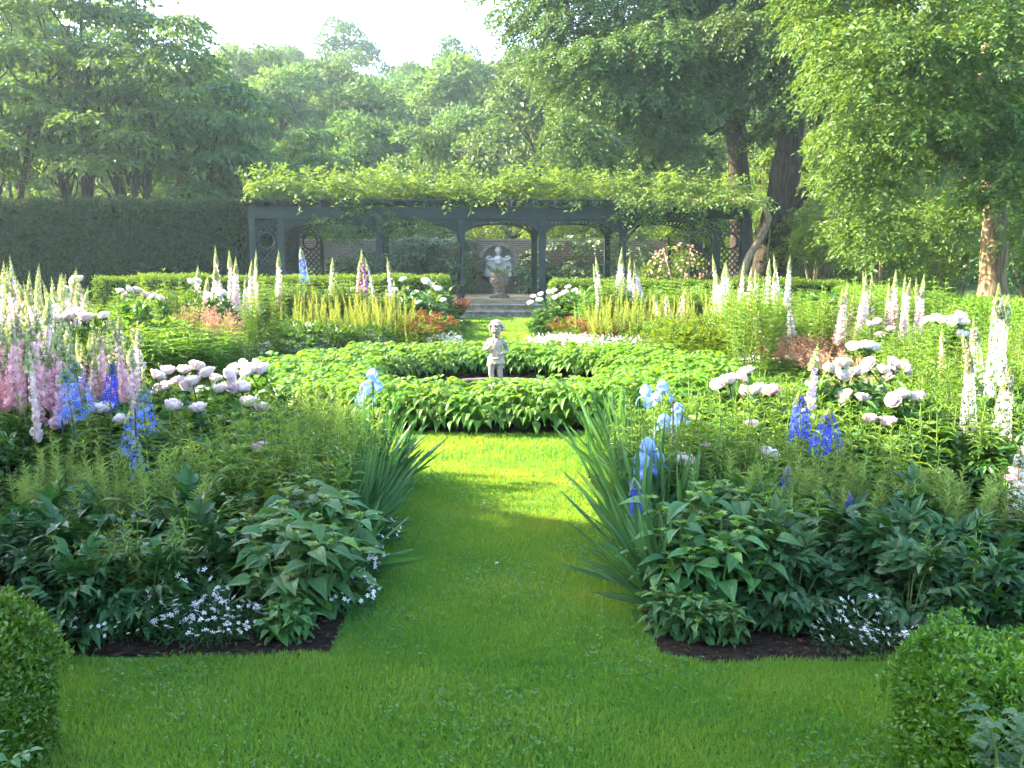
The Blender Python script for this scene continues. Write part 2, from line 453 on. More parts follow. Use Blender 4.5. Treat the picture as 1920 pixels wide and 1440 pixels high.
# grass blades
def in_lawn(x, y):
    near = (y < 7.6) & (x > XL(y) + .0) & (x < XR(y))
    strip = (y < 3.85 - .008 * x + .03 * np.sin(x * 5) + .02 * np.sin(x * 13))
    d = np.hypot(x - RCX, y - RCY)
    ring = (d < GRASS_R + .02) & (d > RING_OUT - .1)
    far = (y > RCY + 3.9) & (y < 25.2) & (np.abs(x - axis_x(y)) < 1.0)
    return near | strip | ring | far
def blades(b, n, x0, x1, y0, y1, wd, ln, mat=0, lean=.5):
    x = rng.uniform(x0, x1, n); y = rng.uniform(y0, y1, n)
    k = in_lawn(x, y); x, y = x[k], y[k]; N = len(x)
    D = np.stack([rng.normal(0, lean, N), rng.normal(0, lean, N), np.ones(N)], 1)
    patch = .5 + .5 * np.sin(x * 2.3 + 1.7 * np.sin(y * 1.9)) * np.sin(y * 2.9 + x)
    P = np.stack([x, y, np.full(N, .0)], 1)
    b.inst(GRASS, xf(P, D, jit(N, 1), wd * rng.uniform(.7, 1.3, N), ln * rng.uniform(.55, 1.25, N) * (.8 + .35 * patch)), mat,
           np.clip(.12 + .55 * patch + .18 * np.sin(x * 7.3 + y * 1.1) * np.sin(y * 8.9 - x * 2) + rng.normal(0, .22, N), 0, 1))
b = MB()
blades(b, 190000, -2.1, 2.1, 2.75, 4.2, .0042, .032)
blades(b, 130000, -.85, .75, 3.8, 6.0, .005, .032)
blades(b, 60000, -.95, .85, 5.9, 7.6, .006, .034)
blades(b, 90000, -3.6, 3.4, 7.1, 9.3, .007, .042)
blades(b, 60000, -4.8, 4.8, 9.0, 16.2, .010, .045)
blades(b, 26000, -1.5, 1.0, 15.5, 25.3, .014, .05)
nC = 5200
x = rng.uniform(-2.1, 2.1, nC * 3); y = rng.uniform(2.75, 7.5, nC * 3)
k = in_lawn(x, y) & (np.sin(x * 5.1 + 2) * np.sin(y * 4.3 + 1.2 * x) + rng.normal(0, .45, nC * 3) > .35)
x, y = x[k], y[k]
for t in range(3):
    N = len(x); a = rng.uniform(0, 6.28, 1) + t * 2.09 + rng.normal(0, .3, N)
    P = np.stack([x, y, rng.uniform(.025, .042, N)], 1)
    D = np.stack([np.cos(a), np.sin(a), np.full(N, .12)], 1)
    b.inst(LEAF2, xf(P, D, np.array([[0, 0, 1.0]]) + jit(N, .2), .0105, .012), 1)
kind(link('grass', b.mesh('grass', [M['grass'], M['clover']])), 'stuff')

b = MB(); N = 24
x = rng.uniform(-2.2, 2.2, N); y = rng.uniform(3.0, 8.4, N); k = in_lawn(x, y); x, y = x[k], y[k]; N = len(x); a = rng.uniform(0, 6.28, N)
b.inst(LEAF2, xf(np.stack([x, y, rng.uniform(.03, .042, N)], 1), np.stack([np.cos(a), np.sin(a), rng.normal(0, .2, N)], 1), UPV + jit(N, .4), rng.uniform(.009, .018, N), rng.uniform(.012, .028, N)))
kind(link('fallen_petals', b.mesh('fallen_petals', M['peonyp'])), 'stuff')
# bits of mulch on the soil along the edges
b = MB()
N = 9000
x = rng.uniform(-3.2, 3.2, N); y = rng.uniform(3.78, 6.6, N)
k = ~in_lawn(x, y) & ((np.abs(x) < 1.2) | (y < 4.5)); x, y = x[k], y[k]; N = len(x)
a = rng.uniform(0, 6.28, N)
b.inst(LEAF2, xf(np.stack([x, y, rng.uniform(.014, .03, N)], 1), np.stack([np.cos(a), np.sin(a), rng.normal(0, .25, N)], 1), UPV + jit(N, .4), rng.uniform(.008, .02, N), rng.uniform(.015, .045, N)))
kind(link('mulch', b.mesh('mulch', M['mulch'])), 'stuff')

# ------------------------------------------------------------------ pool with rim
b = MB()
rim_prof = [(.80, 0.0), (.80, .075), (.78, .09), (.66, .09), (.64, .075), (.64, .0)]
V = []; Fc = []; S = 48
for r_, z_ in rim_prof:
    for k in range(S):
        a = 2 * math.pi * k / S; V.append((RCX + r_ * math.cos(a), RCY + r_ * math.sin(a), z_))
for i in range(len(rim_prof) - 1):
    for k in range(S): Fc.append((i*S+k, i*S+(k+1) % S, (i+1)*S+(k+1) % S, (i+1)*S+k))
b.raw(V, Fc)
pool = link('garden_pool', b.mesh('garden_pool', M['poolstone'], False))
tag(pool, 'low round stone pool rim inside the ring of hostas', 'pool')
b = MB(); b.raw([(RCX + .65 * math.cos(t), RCY + .65 * math.sin(t), .045) for t in np.linspace(0, 2*math.pi, 33)[:-1]], [tuple(range(32))])
link('water_surface', b.mesh('water_surface', M['water']), pool)

# ------------------------------------------------------------------ terrace, steps
TZ = .26
def slab(name, lo, hi, mat):
    b = MB(); b.box(lo, hi); return kind(link(name, b.mesh(name, mat)), 'structure')
slab('terrace', (-15, 26.42, .002), (15, 35.2, TZ), M['paving'])
b = MB()
cx = axis_x(26)
for i in range(3):
    b.box((cx - 1.6 + i * 1.07, 25.98, .002), (cx - 1.6 + i * 1.07 + 1.062, 26.40, .10), 0)
    b.box((cx - 1.6 + i * 1.07, 25.95, .102), (cx - 1.6 + i * 1.07 + 1.062, 26.415, .135), 0)
    b.box((cx - 1.6 + i * 1.07, 26.38, TZ + .002), (cx - 1.6 + i * 1.07 + 1.062, 26.86, TZ + .034), 0)
tag(link('garden_steps', b.mesh('garden_steps', M['stone'])), 'two shallow grey stone steps at the end of the grass path', 'steps')

# ------------------------------------------------------------------ brick wall with arched niche
WY, WTOP = 34.5, 2.08
ncx = axis_x(WY) + .03
NW, NS = .60, 1.33             # half width of the niche, height of the springing
def make_wall():
    b = MB()
    x0, x1 = -9.0, 6.4
    nb = .80                    # sill of the niche
    na = 17
    ang = np.linspace(math.pi, 0, na)
    ax_ = ncx + NW * np.cos(ang); az = NS + (WTOP - .17 - NS) * np.sin(ang)
    def q(xa, xb, za, zb): b.raw([(xa, WY, za), (xb, WY, za), (xb, WY, zb), (xa, WY, zb)], [(0, 1, 2, 3)])
    q(x0, ncx - NW, 0, WTOP); q(ncx + NW, x1, 0, WTOP); q(ncx - NW, ncx + NW, 0, nb)
    for i in range(na - 1):
        b.raw([(ax_[i], WY, az[i]), (ax_[i+1], WY, az[i+1]), (ax_[i+1], WY, WTOP), (ax_[i], WY, WTOP)], [(0, 1, 2, 3)])
    b.raw([(x0, WY, WTOP), (x1, WY, WTOP), (x1, WY + .6, WTOP), (x0, WY + .6, WTOP)], [(0, 1, 2, 3)])
    b.raw([(x0, WY + .6, 0), (x0, WY + .6, WTOP), (x1, WY + .6, WTOP), (x1, WY + .6, 0)], [(0, 1, 2, 3)])
    b.raw([(x0, WY, 0), (x0, WY, WTOP), (x0, WY+.6, WTOP), (x0, WY+.6, 0)], [(0, 1, 2, 3)])
    b.raw([(x1, WY, 0), (x1, WY+.6, 0), (x1, WY+.6, WTOP), (x1, WY, WTOP)], [(0, 1, 2, 3)])
    wall = link('brick_wall', b.mesh('brick_wall', M['brick']))
    tag(wall, 'old red brick garden wall with an arched niche behind the pergola', 'wall')
    b = MB()
    pts = [(ncx - NW, nb)] + [(ax_[i], az[i]) for i in range(na)] + [(ncx + NW, nb)]
    n = len(pts)
    V = [(x, WY + .002, z) for x, z in pts] + [(x, WY + .34, z) for x, z in pts]
    Fc = [(i, i+1, n+i+1, n+i) for i in range(n-1)] + [tuple(range(n, 2*n)), (n-1, 0, n, 2*n-1)]
    b.raw(V, Fc); link('niche', b.mesh('niche', M['stucco']), wall)
    b = MB()
    for i in range(-30, 22):
        b.box((i * .3 + .004, WY - .035, WTOP + .002), (i * .3 + .296, WY + .635, WTOP + .065 + .004 * (i % 3)))
    link('coping', b.mesh('coping', M['coping']), wall)
    b = MB()     # ring of header bricks round the arch
    for i in range(25):
        a = math.pi * (i + .5) / 25
        c, s = math.cos(a), math.sin(a); rz_ = WTOP - .17 - NS
        p0 = np.array([ncx + (NW + .004) * c, WY - .012, NS + (rz_ + .004) * s]); p1 = np.array([ncx + (NW + .115) * c, WY - .012, NS + (rz_ + .115) * s])
        b.beam(p0, p1, .03, .066, 0, up=(0, 1, 0)) if False else b.beam(p0, p1, .062, .03, 0, up=(0, 1, 0))
    link('arch_bricks', b.mesh('arch_bricks', M['coping']), wall)
make_wall()

# wall fountain: pale carved slab, scrolls, bust and basin
fo = link('wall_fountain', None, None, (ncx, WY + .26, TZ)); tag(fo, 'pale carved stone wall fountain with bust and scrolls in the brick niche', 'fountain')
b = MB()
outl = [(-.45, .56), (-.45, 1.02), (-.40, 1.10), (-.30, 1.12), (-.20, 1.17), (-.12, 1.24), (.12, 1.24), (.20, 1.17), (.30, 1.12), (.40, 1.10), (.45, 1.02), (.45, .56)]
n = len(outl)
b.raw([(x, -.11, z) for x, z in outl] + [(x, .06, z) for x, z in outl], [tuple(range(n))[::1]] + [(i, i+n, (i+1) % n + n, (i+1) % n) for i in range(n)])
link('carved_slab', b.mesh('carved_slab', M['marble']), fo)
for s in (-1, 1):
    b = MB()
    t = np.linspace(0, 4.6, 30)
    rr = .11 * np.exp(-.22 * t)
    spi = np.stack([s * (.30 + rr * np.cos(t)), np.full(30, -.15), 1.20 + rr * np.sin(t)], 1)
    b.tube(spi, np.linspace(.035, .02, 30), 8)
    b.tube([(s * .10, -.15, 1.22), (s * .18, -.15, 1.17), (s * .28, -.15, 1.16), (s * .40, -.15, 1.22)], [.04, .05, .045, .03], 8)
    link('scroll', b.mesh('scroll', M['marble'], True), fo)
    b = MB()
    b.lathe([(.02, 0), (.055, .02), (.06, .05), (.03, .07), (.01, .075)], (0, 0, 0), 12)
    k_ = link('rosette', b.mesh('rosette', M['stone'], True), fo, (s * .33, -.11, .92)); k_.rotation_euler = (R(90), 0, 0)
b = MB()
b.lathe([(.10, 0), (.16, .03), (.13, .08), (.155, .15), (.17, .20), (.12, .25), (.055, .285), (.05, .33), (.085, .37), (.112, .43), (.115, .49), (.095, .55), (.05, .59), (.01, .60)], (0, -.12, 1.02), 20)
b.lathe([(.03, 0), (.03, .03), (.012, .05)], (0, -.235, 1.435), 8)
bust = link('bust', b.mesh('bust', M['marble'], True), fo)
b = MB()
N = 40
for i in range(N):
    a = 2.4 * i; zz = i / N
    r_ = .108 * math.sqrt(max(0, 1 - (zz * .8) ** 2))
    p = np.array([r_ * math.cos(a), -.12 + r_ * math.sin(a), 1.49 + .13 * zz])
    if math.sin(a) < -.35 and zz < .55: continue
    b.lathe([(.008, -.03), (.03, -.012), (.034, .006), (.02, .026), (.004, .034)], p, 7)
link('hair', b.mesh('hair', M['marble'], True), bust)
b = MB()
S = 24; prof = [(.06, .36), (.30, .40), (.44, .50), (.50, .56), (.52, .60), (.47, .60), (.40, .54)]
V = []; Fc = []
for r_, z_ in prof:
    for k in range(S + 1):
        a = math.pi + math.pi * k / S; V.append((r_ * 1.35 * math.cos(a), -.13 + r_ * math.sin(a), z_))
for i in range(len(prof) - 1):
    for k in range(S): Fc.append((i*(S+1)+k, i*(S+1)+k+1, (i+1)*(S+1)+k+1, (i+1)*(S+1)+k))
b.raw(V, Fc)
b.box((-.22, -.45, .0), (.22, -.2, .385))
link('basin', b.mesh('basin', M['stone'], False), fo)

# urn on a plinth
ux, uy = axis_x(31) + .06, 31.2
u = link('stone_urn', None, None, (ux, uy, TZ + .002)); tag(u, 'carved octagonal stone urn on a square plinth before the wall fountain', 'urn')
b = MB(); b.box((-.31, -.31, 0), (.31, .31, .06)); b.box((-.27, -.27, .062), (.27, .27, .09)); link('plinth', b.mesh('plinth', M['stone']), u)
b = MB()
b.lathe([(.20, .092), (.20, .12), (.155, .14), (.14, .17), (.14, .30), (.17, .33), (.22, .36), (.275, .45), (.29, .55), (.285, .62), (.275, .66), (.30, .67), (.315, .70), (.315, .775), (.30, .785), (.27, .785), (.25, .72), (.05, .71)], (0, 0, 0), 8)
link('bowl', b.mesh('bowl', M['urnstone']), u)
b = MB()
for k in range(24):
    a = 2 * math.pi * k / 24
    b.tube([(.150 * math.cos(a), .150 * math.sin(a), .175), (.150 * math.cos(a), .150 * math.sin(a), .295)], .012, 5)
for k in range(8):
    a = 2 * math.pi * k / 8
    c = np.array([math.cos(a), math.sin(a), 0]); t = np.array([-c[1], c[0], 0])
    for (o_, z_, s_) in ((0, .55, .055), (-.06, .49, .035), (.06, .49, .035), (0, .45, .03), (-.05, .59, .03), (.05, .59, .03)):
        p = c * (.262 if z_ > .47 else .245) + t * o_ + UPV * z_
        b.lathe([(.01, -s_), (s_ * .8, -s_ * .4), (s_, 0), (s_ * .8, s_ * .4), (.01, s_)], p, 7)
link('relief', b.mesh('relief', M['urnstone'], True), u)
b = MB(); N = 90
a = rng.uniform(0, 6.28, N); r_ = .24 * np.sqrt(rng.random(N))
b.inst(LANCE, xf(np.stack([r_*np.cos(a), r_*np.sin(a), np.full(N, 0.)], 1), np.stack([np.cos(a)*.45*r_/.2, np.sin(a)*.45*r_/.2, np.ones(N)], 1) + jit(N, .15), jit(N, 1), .018, rng.uniform(.14, .34, N)))
tag(link('urn_plant', b.mesh('urn_plant', M['phlox']), None, (ux, uy, TZ + .72)), 'tuft of narrow green leaves planted in the stone urn', 'plant')
# ------------------------------------------------------------------ pergola
PROT = R(3.5)
PC = np.array([axis_x(27) + .12, 27.0, 0.0])
PL, PDEP = 6.75, 2.7            # half length, depth between the two rows
BZ = 2.60                        # underside of the long beams
per = link('pergola', None, None, PC, PROT)
tag(per, 'long dark green timber pergola with lattice arches under wisteria', 'pergola')
def pobj(name, b, par=per, mat='pergola'): return link(name, b.mesh(name, M[mat]), par)
bays = np.array([-5.9, -3.30, -1.10, 1.10, 3.30, 5.9])
for row, yy in enumerate((0.0, PDEP)):
    b = MB()
    b.box((-PL, yy - .04, BZ), (PL, yy + .04, BZ + .25))
    b.box((-PL, yy - .065, BZ + .251), (PL, yy + .065, BZ + .285))
    b.box((-PL, yy - .055, BZ - .03), (PL, yy + .055, BZ - .001))
    pobj('beam', b)
    for x_ in bays:
        b = MB()
        b.box((x_ - .085, yy - .085, TZ), (x_ + .085, yy + .085, BZ - .035))
        b.box((x_ - .115, yy - .115, TZ), (x_ + .115, yy + .115, TZ + .16))
        b.box((x_ - .11, yy - .11, 2.10), (x_ + .11, yy + .11, 2.16))
        pobj('post', b)
def spandrel(xa, xb, yy):
    """Arched board and the pierced lattice between it and the beam, one bay."""
    b = MB()
    n = 28
    xs = np.linspace(xa + .09, xb - .09, n)
    t = (xs - (xa + xb) / 2) / ((xb - xa) / 2 - .09)
    za = 2.13 + .36 * np.sqrt(np.clip(1 - t * t * .98, 0, 1))
    for i in range(n - 1):
        for (lo, hi, th) in ((0, .055, .05),):
            v = []
            for (x_, z_) in ((xs[i], za[i]), (xs[i+1], za[i+1])):
                v += [(x_, yy - th, z_ + lo), (x_, yy + th, z_ + lo), (x_, yy + th, z_ + hi), (x_, yy - th, z_ + hi)]
            b.raw(v, [(0, 4, 5, 1), (3, 2, 6, 7), (0, 3, 7, 4), (1, 5, 6, 2)])
    pobj('arch', b)
    top = BZ - .032
    fz = lambda x_: float(np.interp(x_, xs, za)) + .05
    step = .115; xm = (xa + xb) / 2
    for half in (-1, 1):
        b = MB()
        for sg in (1, -1):
            for j in range(int((xb - xa) / step) + 12):
                x0 = xa - .7 + j * step
                seg = []
                for s_ in np.linspace(0, .75, 40):
                    x_ = x0 + (s_ if sg > 0 else .75 - s_); z_ = top - s_ * 1.0
                    if xa + .08 < x_ < xb - .08 and z_ > fz(x_) and (x_ - xm) * half > 0: seg.append((x_, z_))
                if len(seg) > 2:
                    p0, p1 = seg[0], seg[-1]; yo = yy + .006 * sg
                    b.beam((p0[0], yo, p0[1]), (p1[0], yo, p1[1]), .048, .010, up=(0, 1, 0))
        if b.n: pobj('lattice', b)
for yy in (0.0, PDEP):
    for xa, xb in zip(bays[:-1], bays[1:]): spandrel(xa, xb, yy)
for i in range(24):
    x_ = -PL + .25 + i * (2 * PL - .5) / 23
    b = MB()
    b.box((x_ - .028, -.45, BZ + .287), (x_ + .028, PDEP + .45, BZ + .44))
    b.box((x_ - .027, -.62, BZ + .345), (x_ + .027, -.452, BZ + .438))
    pobj('rafter', b)
b = MB()
for k in range(7): b.box((-PL, -.3 + k * .55, BZ + .442), (PL, -.27 + k * .55, BZ + .475))
pobj('slats', b)
# end bays: lattice screens with a round window, and solid piers at the front corners
def end_screen(x_, ya, yb):
    b = MB()
    zc, rc = 1.95, .24; yc = (ya + yb) / 2
    for sg in (1, -1):
        for j in range(-14, 24):
            run = []
            for s_ in np.linspace(0, 3.0, 90):
                z_ = TZ + .1 + s_; y_ = ya + j * .16 + sg * s_ * .9
                ok = ya + .02 < y_ < yb - .02 and z_ < BZ - .06 and math.hypot(y_ - yc, z_ - zc) > rc
                if ok: run.append((y_, z_))
                if (not ok or s_ >= 2.99) and len(run) > 2:
                    b.beam((x_ + .006 * sg, run[0][0], run[0][1]), (x_ + .006 * sg, run[-1][0], run[-1][1]), .032, .010, up=(1, 0, 0)); run = []
                elif not ok: run = []
    a = np.linspace(0, 2 * math.pi, 25)
    b.tube(np.stack([np.full(25, x_), yc + rc * np.cos(a), zc + rc * np.sin(a)], 1), .03, 6, cap=False)
    pobj('lattice_screen', b)
def front_screen(xa, xb, yy, solid=False):
    b = MB()
    zc, rc = 1.98, .21; xc = (xa + xb) / 2
    for sg in (1, -1):
        for j in range(-20, 24):
            run = []
            for s_ in np.linspace(0, 3.0, 90):
                z_ = TZ + .1 + s_; x_ = xa + j * .15 + sg * s_ * .9
                ok = xa + .02 < x_ < xb - .02 and z_ < BZ - .06 and math.hypot(x_ - xc, z_ - zc) > rc
                if ok: run.append((x_, z_))
                if (not ok or s_ >= 2.99) and len(run) > 2:
                    b.beam((run[0][0], yy + .006 * sg, run[0][1]), (run[-1][0], yy + .006 * sg, run[-1][1]), .034, .010, up=(0, 1, 0)); run = []
                elif not ok: run = []
    a = np.linspace(0, 2 * math.pi, 25)
    b.tube(np.stack([xc + rc * np.cos(a), np.full(25, yy), zc + rc * np.sin(a)], 1), .03, 6, cap=False)
    pobj('lattice_screen', b)
for s in (-1, 1):
    end_screen(s * 5.9, .1, PDEP - .1)
    front_screen(min(s * 5.9, s * 6.65), max(s * 5.9, s * 6.65), 0.0)
    front_screen(min(s * 5.9, s * 6.65), max(s * 5.9, s * 6.65), PDEP)
    b = MB()
    for yy in (0.0, PDEP):
        b = MB(); b.box((s * 6.65 - .08, yy - .08, TZ), (s * 6.65 + .08, yy + .08, BZ - .035)); pobj('corner_post', b)
front_screen(5.22, 5.8, PDEP)
front_screen(-5.8, -5.22, PDEP)
for s in (-1, 1):
    b = MB(); b.box((s*5.18 - .05, PDEP - .05, TZ), (s*5.18 + .05, PDEP + .05, 2.15)); pobj('screen_post', b)

# ------------------------------------------------------------------ wisteria and climbers
def sprays(b, P, D, n=12, slen=.45, lw=.05, ll=.11, droop=.35, mat=0, tpl=LEAF2, rn=None):
    """Flat drooping sprays: leaves set alternately on both sides of a bending shoot."""
    N = len(P); D = nrm(D)
    S = nrm(np.cross(D, UPV + jit(N, .25)))
    sl = slen * rng.uniform(.7, 1.3, N)[:, None]
    base = rng.random(N) if rn is None else rn
    for k in range(n):
        t = (k + .6) / n
        q = P + D * sl * t - UPV * (droop * sl * t * t)
        sg = 1 if k % 2 else -1
        d = D * .55 + S * sg * .8 - UPV * (.15 + .45 * t * droop) + jit(N, .22)
        up = UPV + jit(N, .45)
        b.inst(tpl, xf(q + jit(N, .02), d, up, lw * rng.uniform(.75, 1.25, N), ll * rng.uniform(.7, 1.25, N)), mat,
               np.clip(base * .6 + rng.random(N) * .4, 0, 1))
vin = link('wisteria_vine', None, None, PC, PROT)
tag(vin, 'thick wisteria vine covering the pergola roof, its trunk climbing the end', 'climber')
b = MB()
N = 2000
x = rng.uniform(-6.8, 7.0, N); y = rng.uniform(-.22, PDEP + .5, N)
hgt = .19 + .12 * np.sin(x * 1.7) + .10 * np.sin(x * 4.1 + 1) + .08 * np.sin(y * 3 + x)
hgt *= np.clip(.72 + (x + 7) * .055, .72, 1.15)
z = BZ + .56 + hgt * rng.random(N) ** .6 * 1.5
a = rng.uniform(0, 6.28, N)
D = np.stack([np.cos(a), np.sin(a) - .35, rng.normal(.25, .4, N)], 1)
sprays(b, np.stack([x, y, z], 1), D, 9, .44, .072, .155, .22)
N = 900        # shoots that stand up or spill over the front
x = rng.uniform(-6.8, 7.0, N); k = (rng.random(N) < .5) | ((x < 3.2) & (rng.random(N) < .93))
z = np.where(k, BZ + .70 + rng.random(N) ** 2 * .5, BZ + .40 + .25 * rng.random(N)); y = np.where(k, rng.uniform(-.4, PDEP, N), rng.uniform(-.72, -.45, N))
D = np.stack([rng.normal(0, .6, N), np.where(k, rng.normal(0, .5, N), -.5), np.where(k, 1.0, -.25)], 1)
sprays(b, np.stack([x, y, z], 1), D, 8, .45, .065, .14, .3)
link('foliage', b.mesh('foliage', M['vine']), vin)
b = MB()
tr = np.array([(6.35, -.75, TZ), (6.42, -.68, 1.0), (6.62, -.62, 1.55), (7.0, -.55, 2.15), (7.18, -.48, 2.6), (7.05, -.42, 2.95), (6.6, -.3, 3.08), (5.8, -.2, 3.02), (4.6, 0, 3.12), (3.2, .2, 3.05)])
b.tube(tr, [.13, .115, .10, .10, .095, .085, .07, .06, .05, .03], 8)
b.tube([(7.05, -.42, 2.95), (6.8, .1, 3.15), (6.2, .5, 3.1), (5.4, .9, 3.15)], [.06, .055, .05, .03], 7)
b.tube([(6.6, -.3, 3.08), (6.2, -.45, 2.96), (5.7, -.46, 3.04), (5.1, -.42, 2.98)], [.045, .04, .035, .02], 7)
b.tube([(7.18, -.48, 2.6), (7.22, -.5, 2.2), (7.16, -.5, 1.6), (7.2, -.52, 1.3)], [.03, .022, .02, .01], 6)
link('trunk', b.mesh('trunk', M['vinewood'], True), vin)

def vol_sprays(b, lobes, per_m2=11, **kw):
    """Fill ellipsoid lobes (x, y, z, rx, ry, rz) with sprays that hang outwards."""
    for (x, y, z, rx, ry, rz) in lobes:
        area = 4 * math.pi * ((rx * ry) ** .8 + (rx * rz) ** .8 + (ry * rz) ** .8) / 3
        n = max(6, int(area * per_m2))
        u = sphere_dirs(n); u[:, 2] = np.where(u[:, 2] < -.3, -u[:, 2] * .6, u[:, 2]); u = nrm(u)
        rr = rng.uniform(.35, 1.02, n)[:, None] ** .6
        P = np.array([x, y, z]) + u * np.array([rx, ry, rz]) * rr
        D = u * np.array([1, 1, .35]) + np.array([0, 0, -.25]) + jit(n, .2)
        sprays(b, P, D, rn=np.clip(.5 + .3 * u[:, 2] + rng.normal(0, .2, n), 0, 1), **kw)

def climber(name, label, lobes, mat, trunk=None, per=13, cat='climber', parts=True, **kw):
    o = link(name, None); tag(o, label, cat)
    b = MB(); vol_sprays(b, lobes, per, **kw); link('foliage', b.mesh('foliage', M[mat]), o)
    if trunk is not None:
        b = MB(); b.tube(trunk[0], trunk[1], 7); link('stem', b.mesh('stem', M['bark'], True), o)
    return o
def pl(px, py, y, rx, ry, rz):
    p = at_y(px, py, y); return (p[0], p[1], p[2], rx, ry, rz)
climber('climbing_rose', 'dark leafy climber over the left bays and post of the pergola',
        [pl(620, 420, 26.4, .5, .3, .28), pl(690, 405, 26.5, .7, .3, .3), pl(760, 425, 26.5, .7, .35, .3), pl(700, 450, 26.7, .45, .3, .35), pl(640, 445, 27.2, .5, .3, .35), pl(800, 435, 27.6, .5, .3, .25), pl(712, 490, 26.8, .2, .2, .4)], 't_dark',
        ([at_y(712, 545, 26.9), at_y(711, 500, 26.85), at_y(714, 440, 26.8), at_y(700, 410, 26.7)], [.06, .05, .045, .03]), n=9, slen=.3, lw=.05, ll=.09)
climber('climbing_rose', 'bright leafy climber hanging over the right bays of the pergola',
        [pl(1190, 410, 26.8, .6, .35, .3), pl(1260, 405, 26.9, .7, .35, .35), pl(1320, 425, 26.9, .5, .3, .3), pl(1220, 445, 27.0, .65, .35, .4), pl(1290, 450, 27.2, .45, .3, .3), pl(1180, 470, 27.6, .55, .3, .4), pl(1130, 430, 28.0, .5, .3, .25), pl(1200, 500, 28.2, .6, .3, .4), pl(1360, 380, 27.0, .6, .3, .2)], 't_right',
        ([at_y(1166, 545, 27.3), at_y(1167, 500, 27.25), at_y(1172, 450, 27.2), at_y(1200, 420, 27.1)], [.06, .05, .045, .03]), n=9, slen=.3, lw=.05, ll=.09)
climber('climbing_rose', 'ivy green climber wrapped round the post left of the urn',
        [pl(862, 460, 26.95, .18, .18, .22), pl(858, 500, 26.95, .2, .2, .3), pl(866, 540, 26.95, .22, .2, .3), pl(880, 530, 27.6, .25, .2, .3)], 't_dark',
        ([at_y(862, 565, 26.85), at_y(861, 520, 26.85), at_y(864, 460, 26.85)], [.03, .028, .02]), n=8, slen=.22, lw=.045, ll=.08)
for lab, lob in (('grey green rose trained on the brick wall left of the niche', [(ncx-1.3, WY-.25, .9, .5, .22, .5), (ncx-1.0, WY-.25, 1.45, .4, .2, .3), (ncx-1.9, WY-.3, .8, .5, .25, .45), (ncx-2.8, WY-.3, 1.0, .7, .25, .5), (ncx-1.15, WY-.5, .5, .4, .25, .25)]),
                 ('grey green rose trained on the brick wall right of the niche', [(ncx+1.05, WY-.25, .95, .35, .22, .5), (ncx+1.2, WY-.22, 1.5, .3, .2, .3), (ncx+1.5, WY-.4, .6, .4, .25, .3)]),
                 ('silvery rose spreading over the wall right of the black post', [(ncx+2.6, WY-.25, 1.0, .7, .25, .5), (ncx+2.3, WY-.2, 1.9, .5, .22, .25), (ncx+3.4, WY-.25, 1.75, .6, .22, .35), (ncx+3.5, WY-.3, .9, .6, .25, .45), (ncx+1.9, WY-.25, .8, .5, .25, .4)]),
                 ('broad green rose covering the far left of the brick wall', [(ncx-3.6, WY-.25, 1.1, .8, .3, .6), (ncx-4.6, WY-.25, 1.2, .8, .3, .6), (ncx-5.6, WY-.3, 1.0, .7, .3, .6), (ncx-2.9, WY-.25, 1.6, .5, .25, .35)]),
                 ('leafy rose spilling over the wall top left of the niche', [(ncx-1.7, WY+.05, 2.05, .8, .35, .22), (ncx-2.9, WY, 1.95, .8, .35, .3), (ncx-2.0, WY-.2, 1.4, .6, .25, .35)]),
                 ('low leafy rose at the foot of the wall beyond the black post', [(ncx+1.5, WY-.5, .6, .7, .35, .35), (ncx+2.6, WY-.55, .55, .7, .35, .32), (ncx+3.6, WY-.5, .7, .7, .35, .4), (ncx+4.6, WY-.3, 1.2, .7, .3, .7)])):
    climber('wall_rose', lab, lob, 'roseleaf', ([(lob[0][0], WY-.12, TZ), (lob[0][0]+.05, WY-.1, .9), (lob[1][0], WY-.1, 1.5)], [.03, .025, .015]), per=26, n=8, slen=.32, lw=.075, ll=.12)
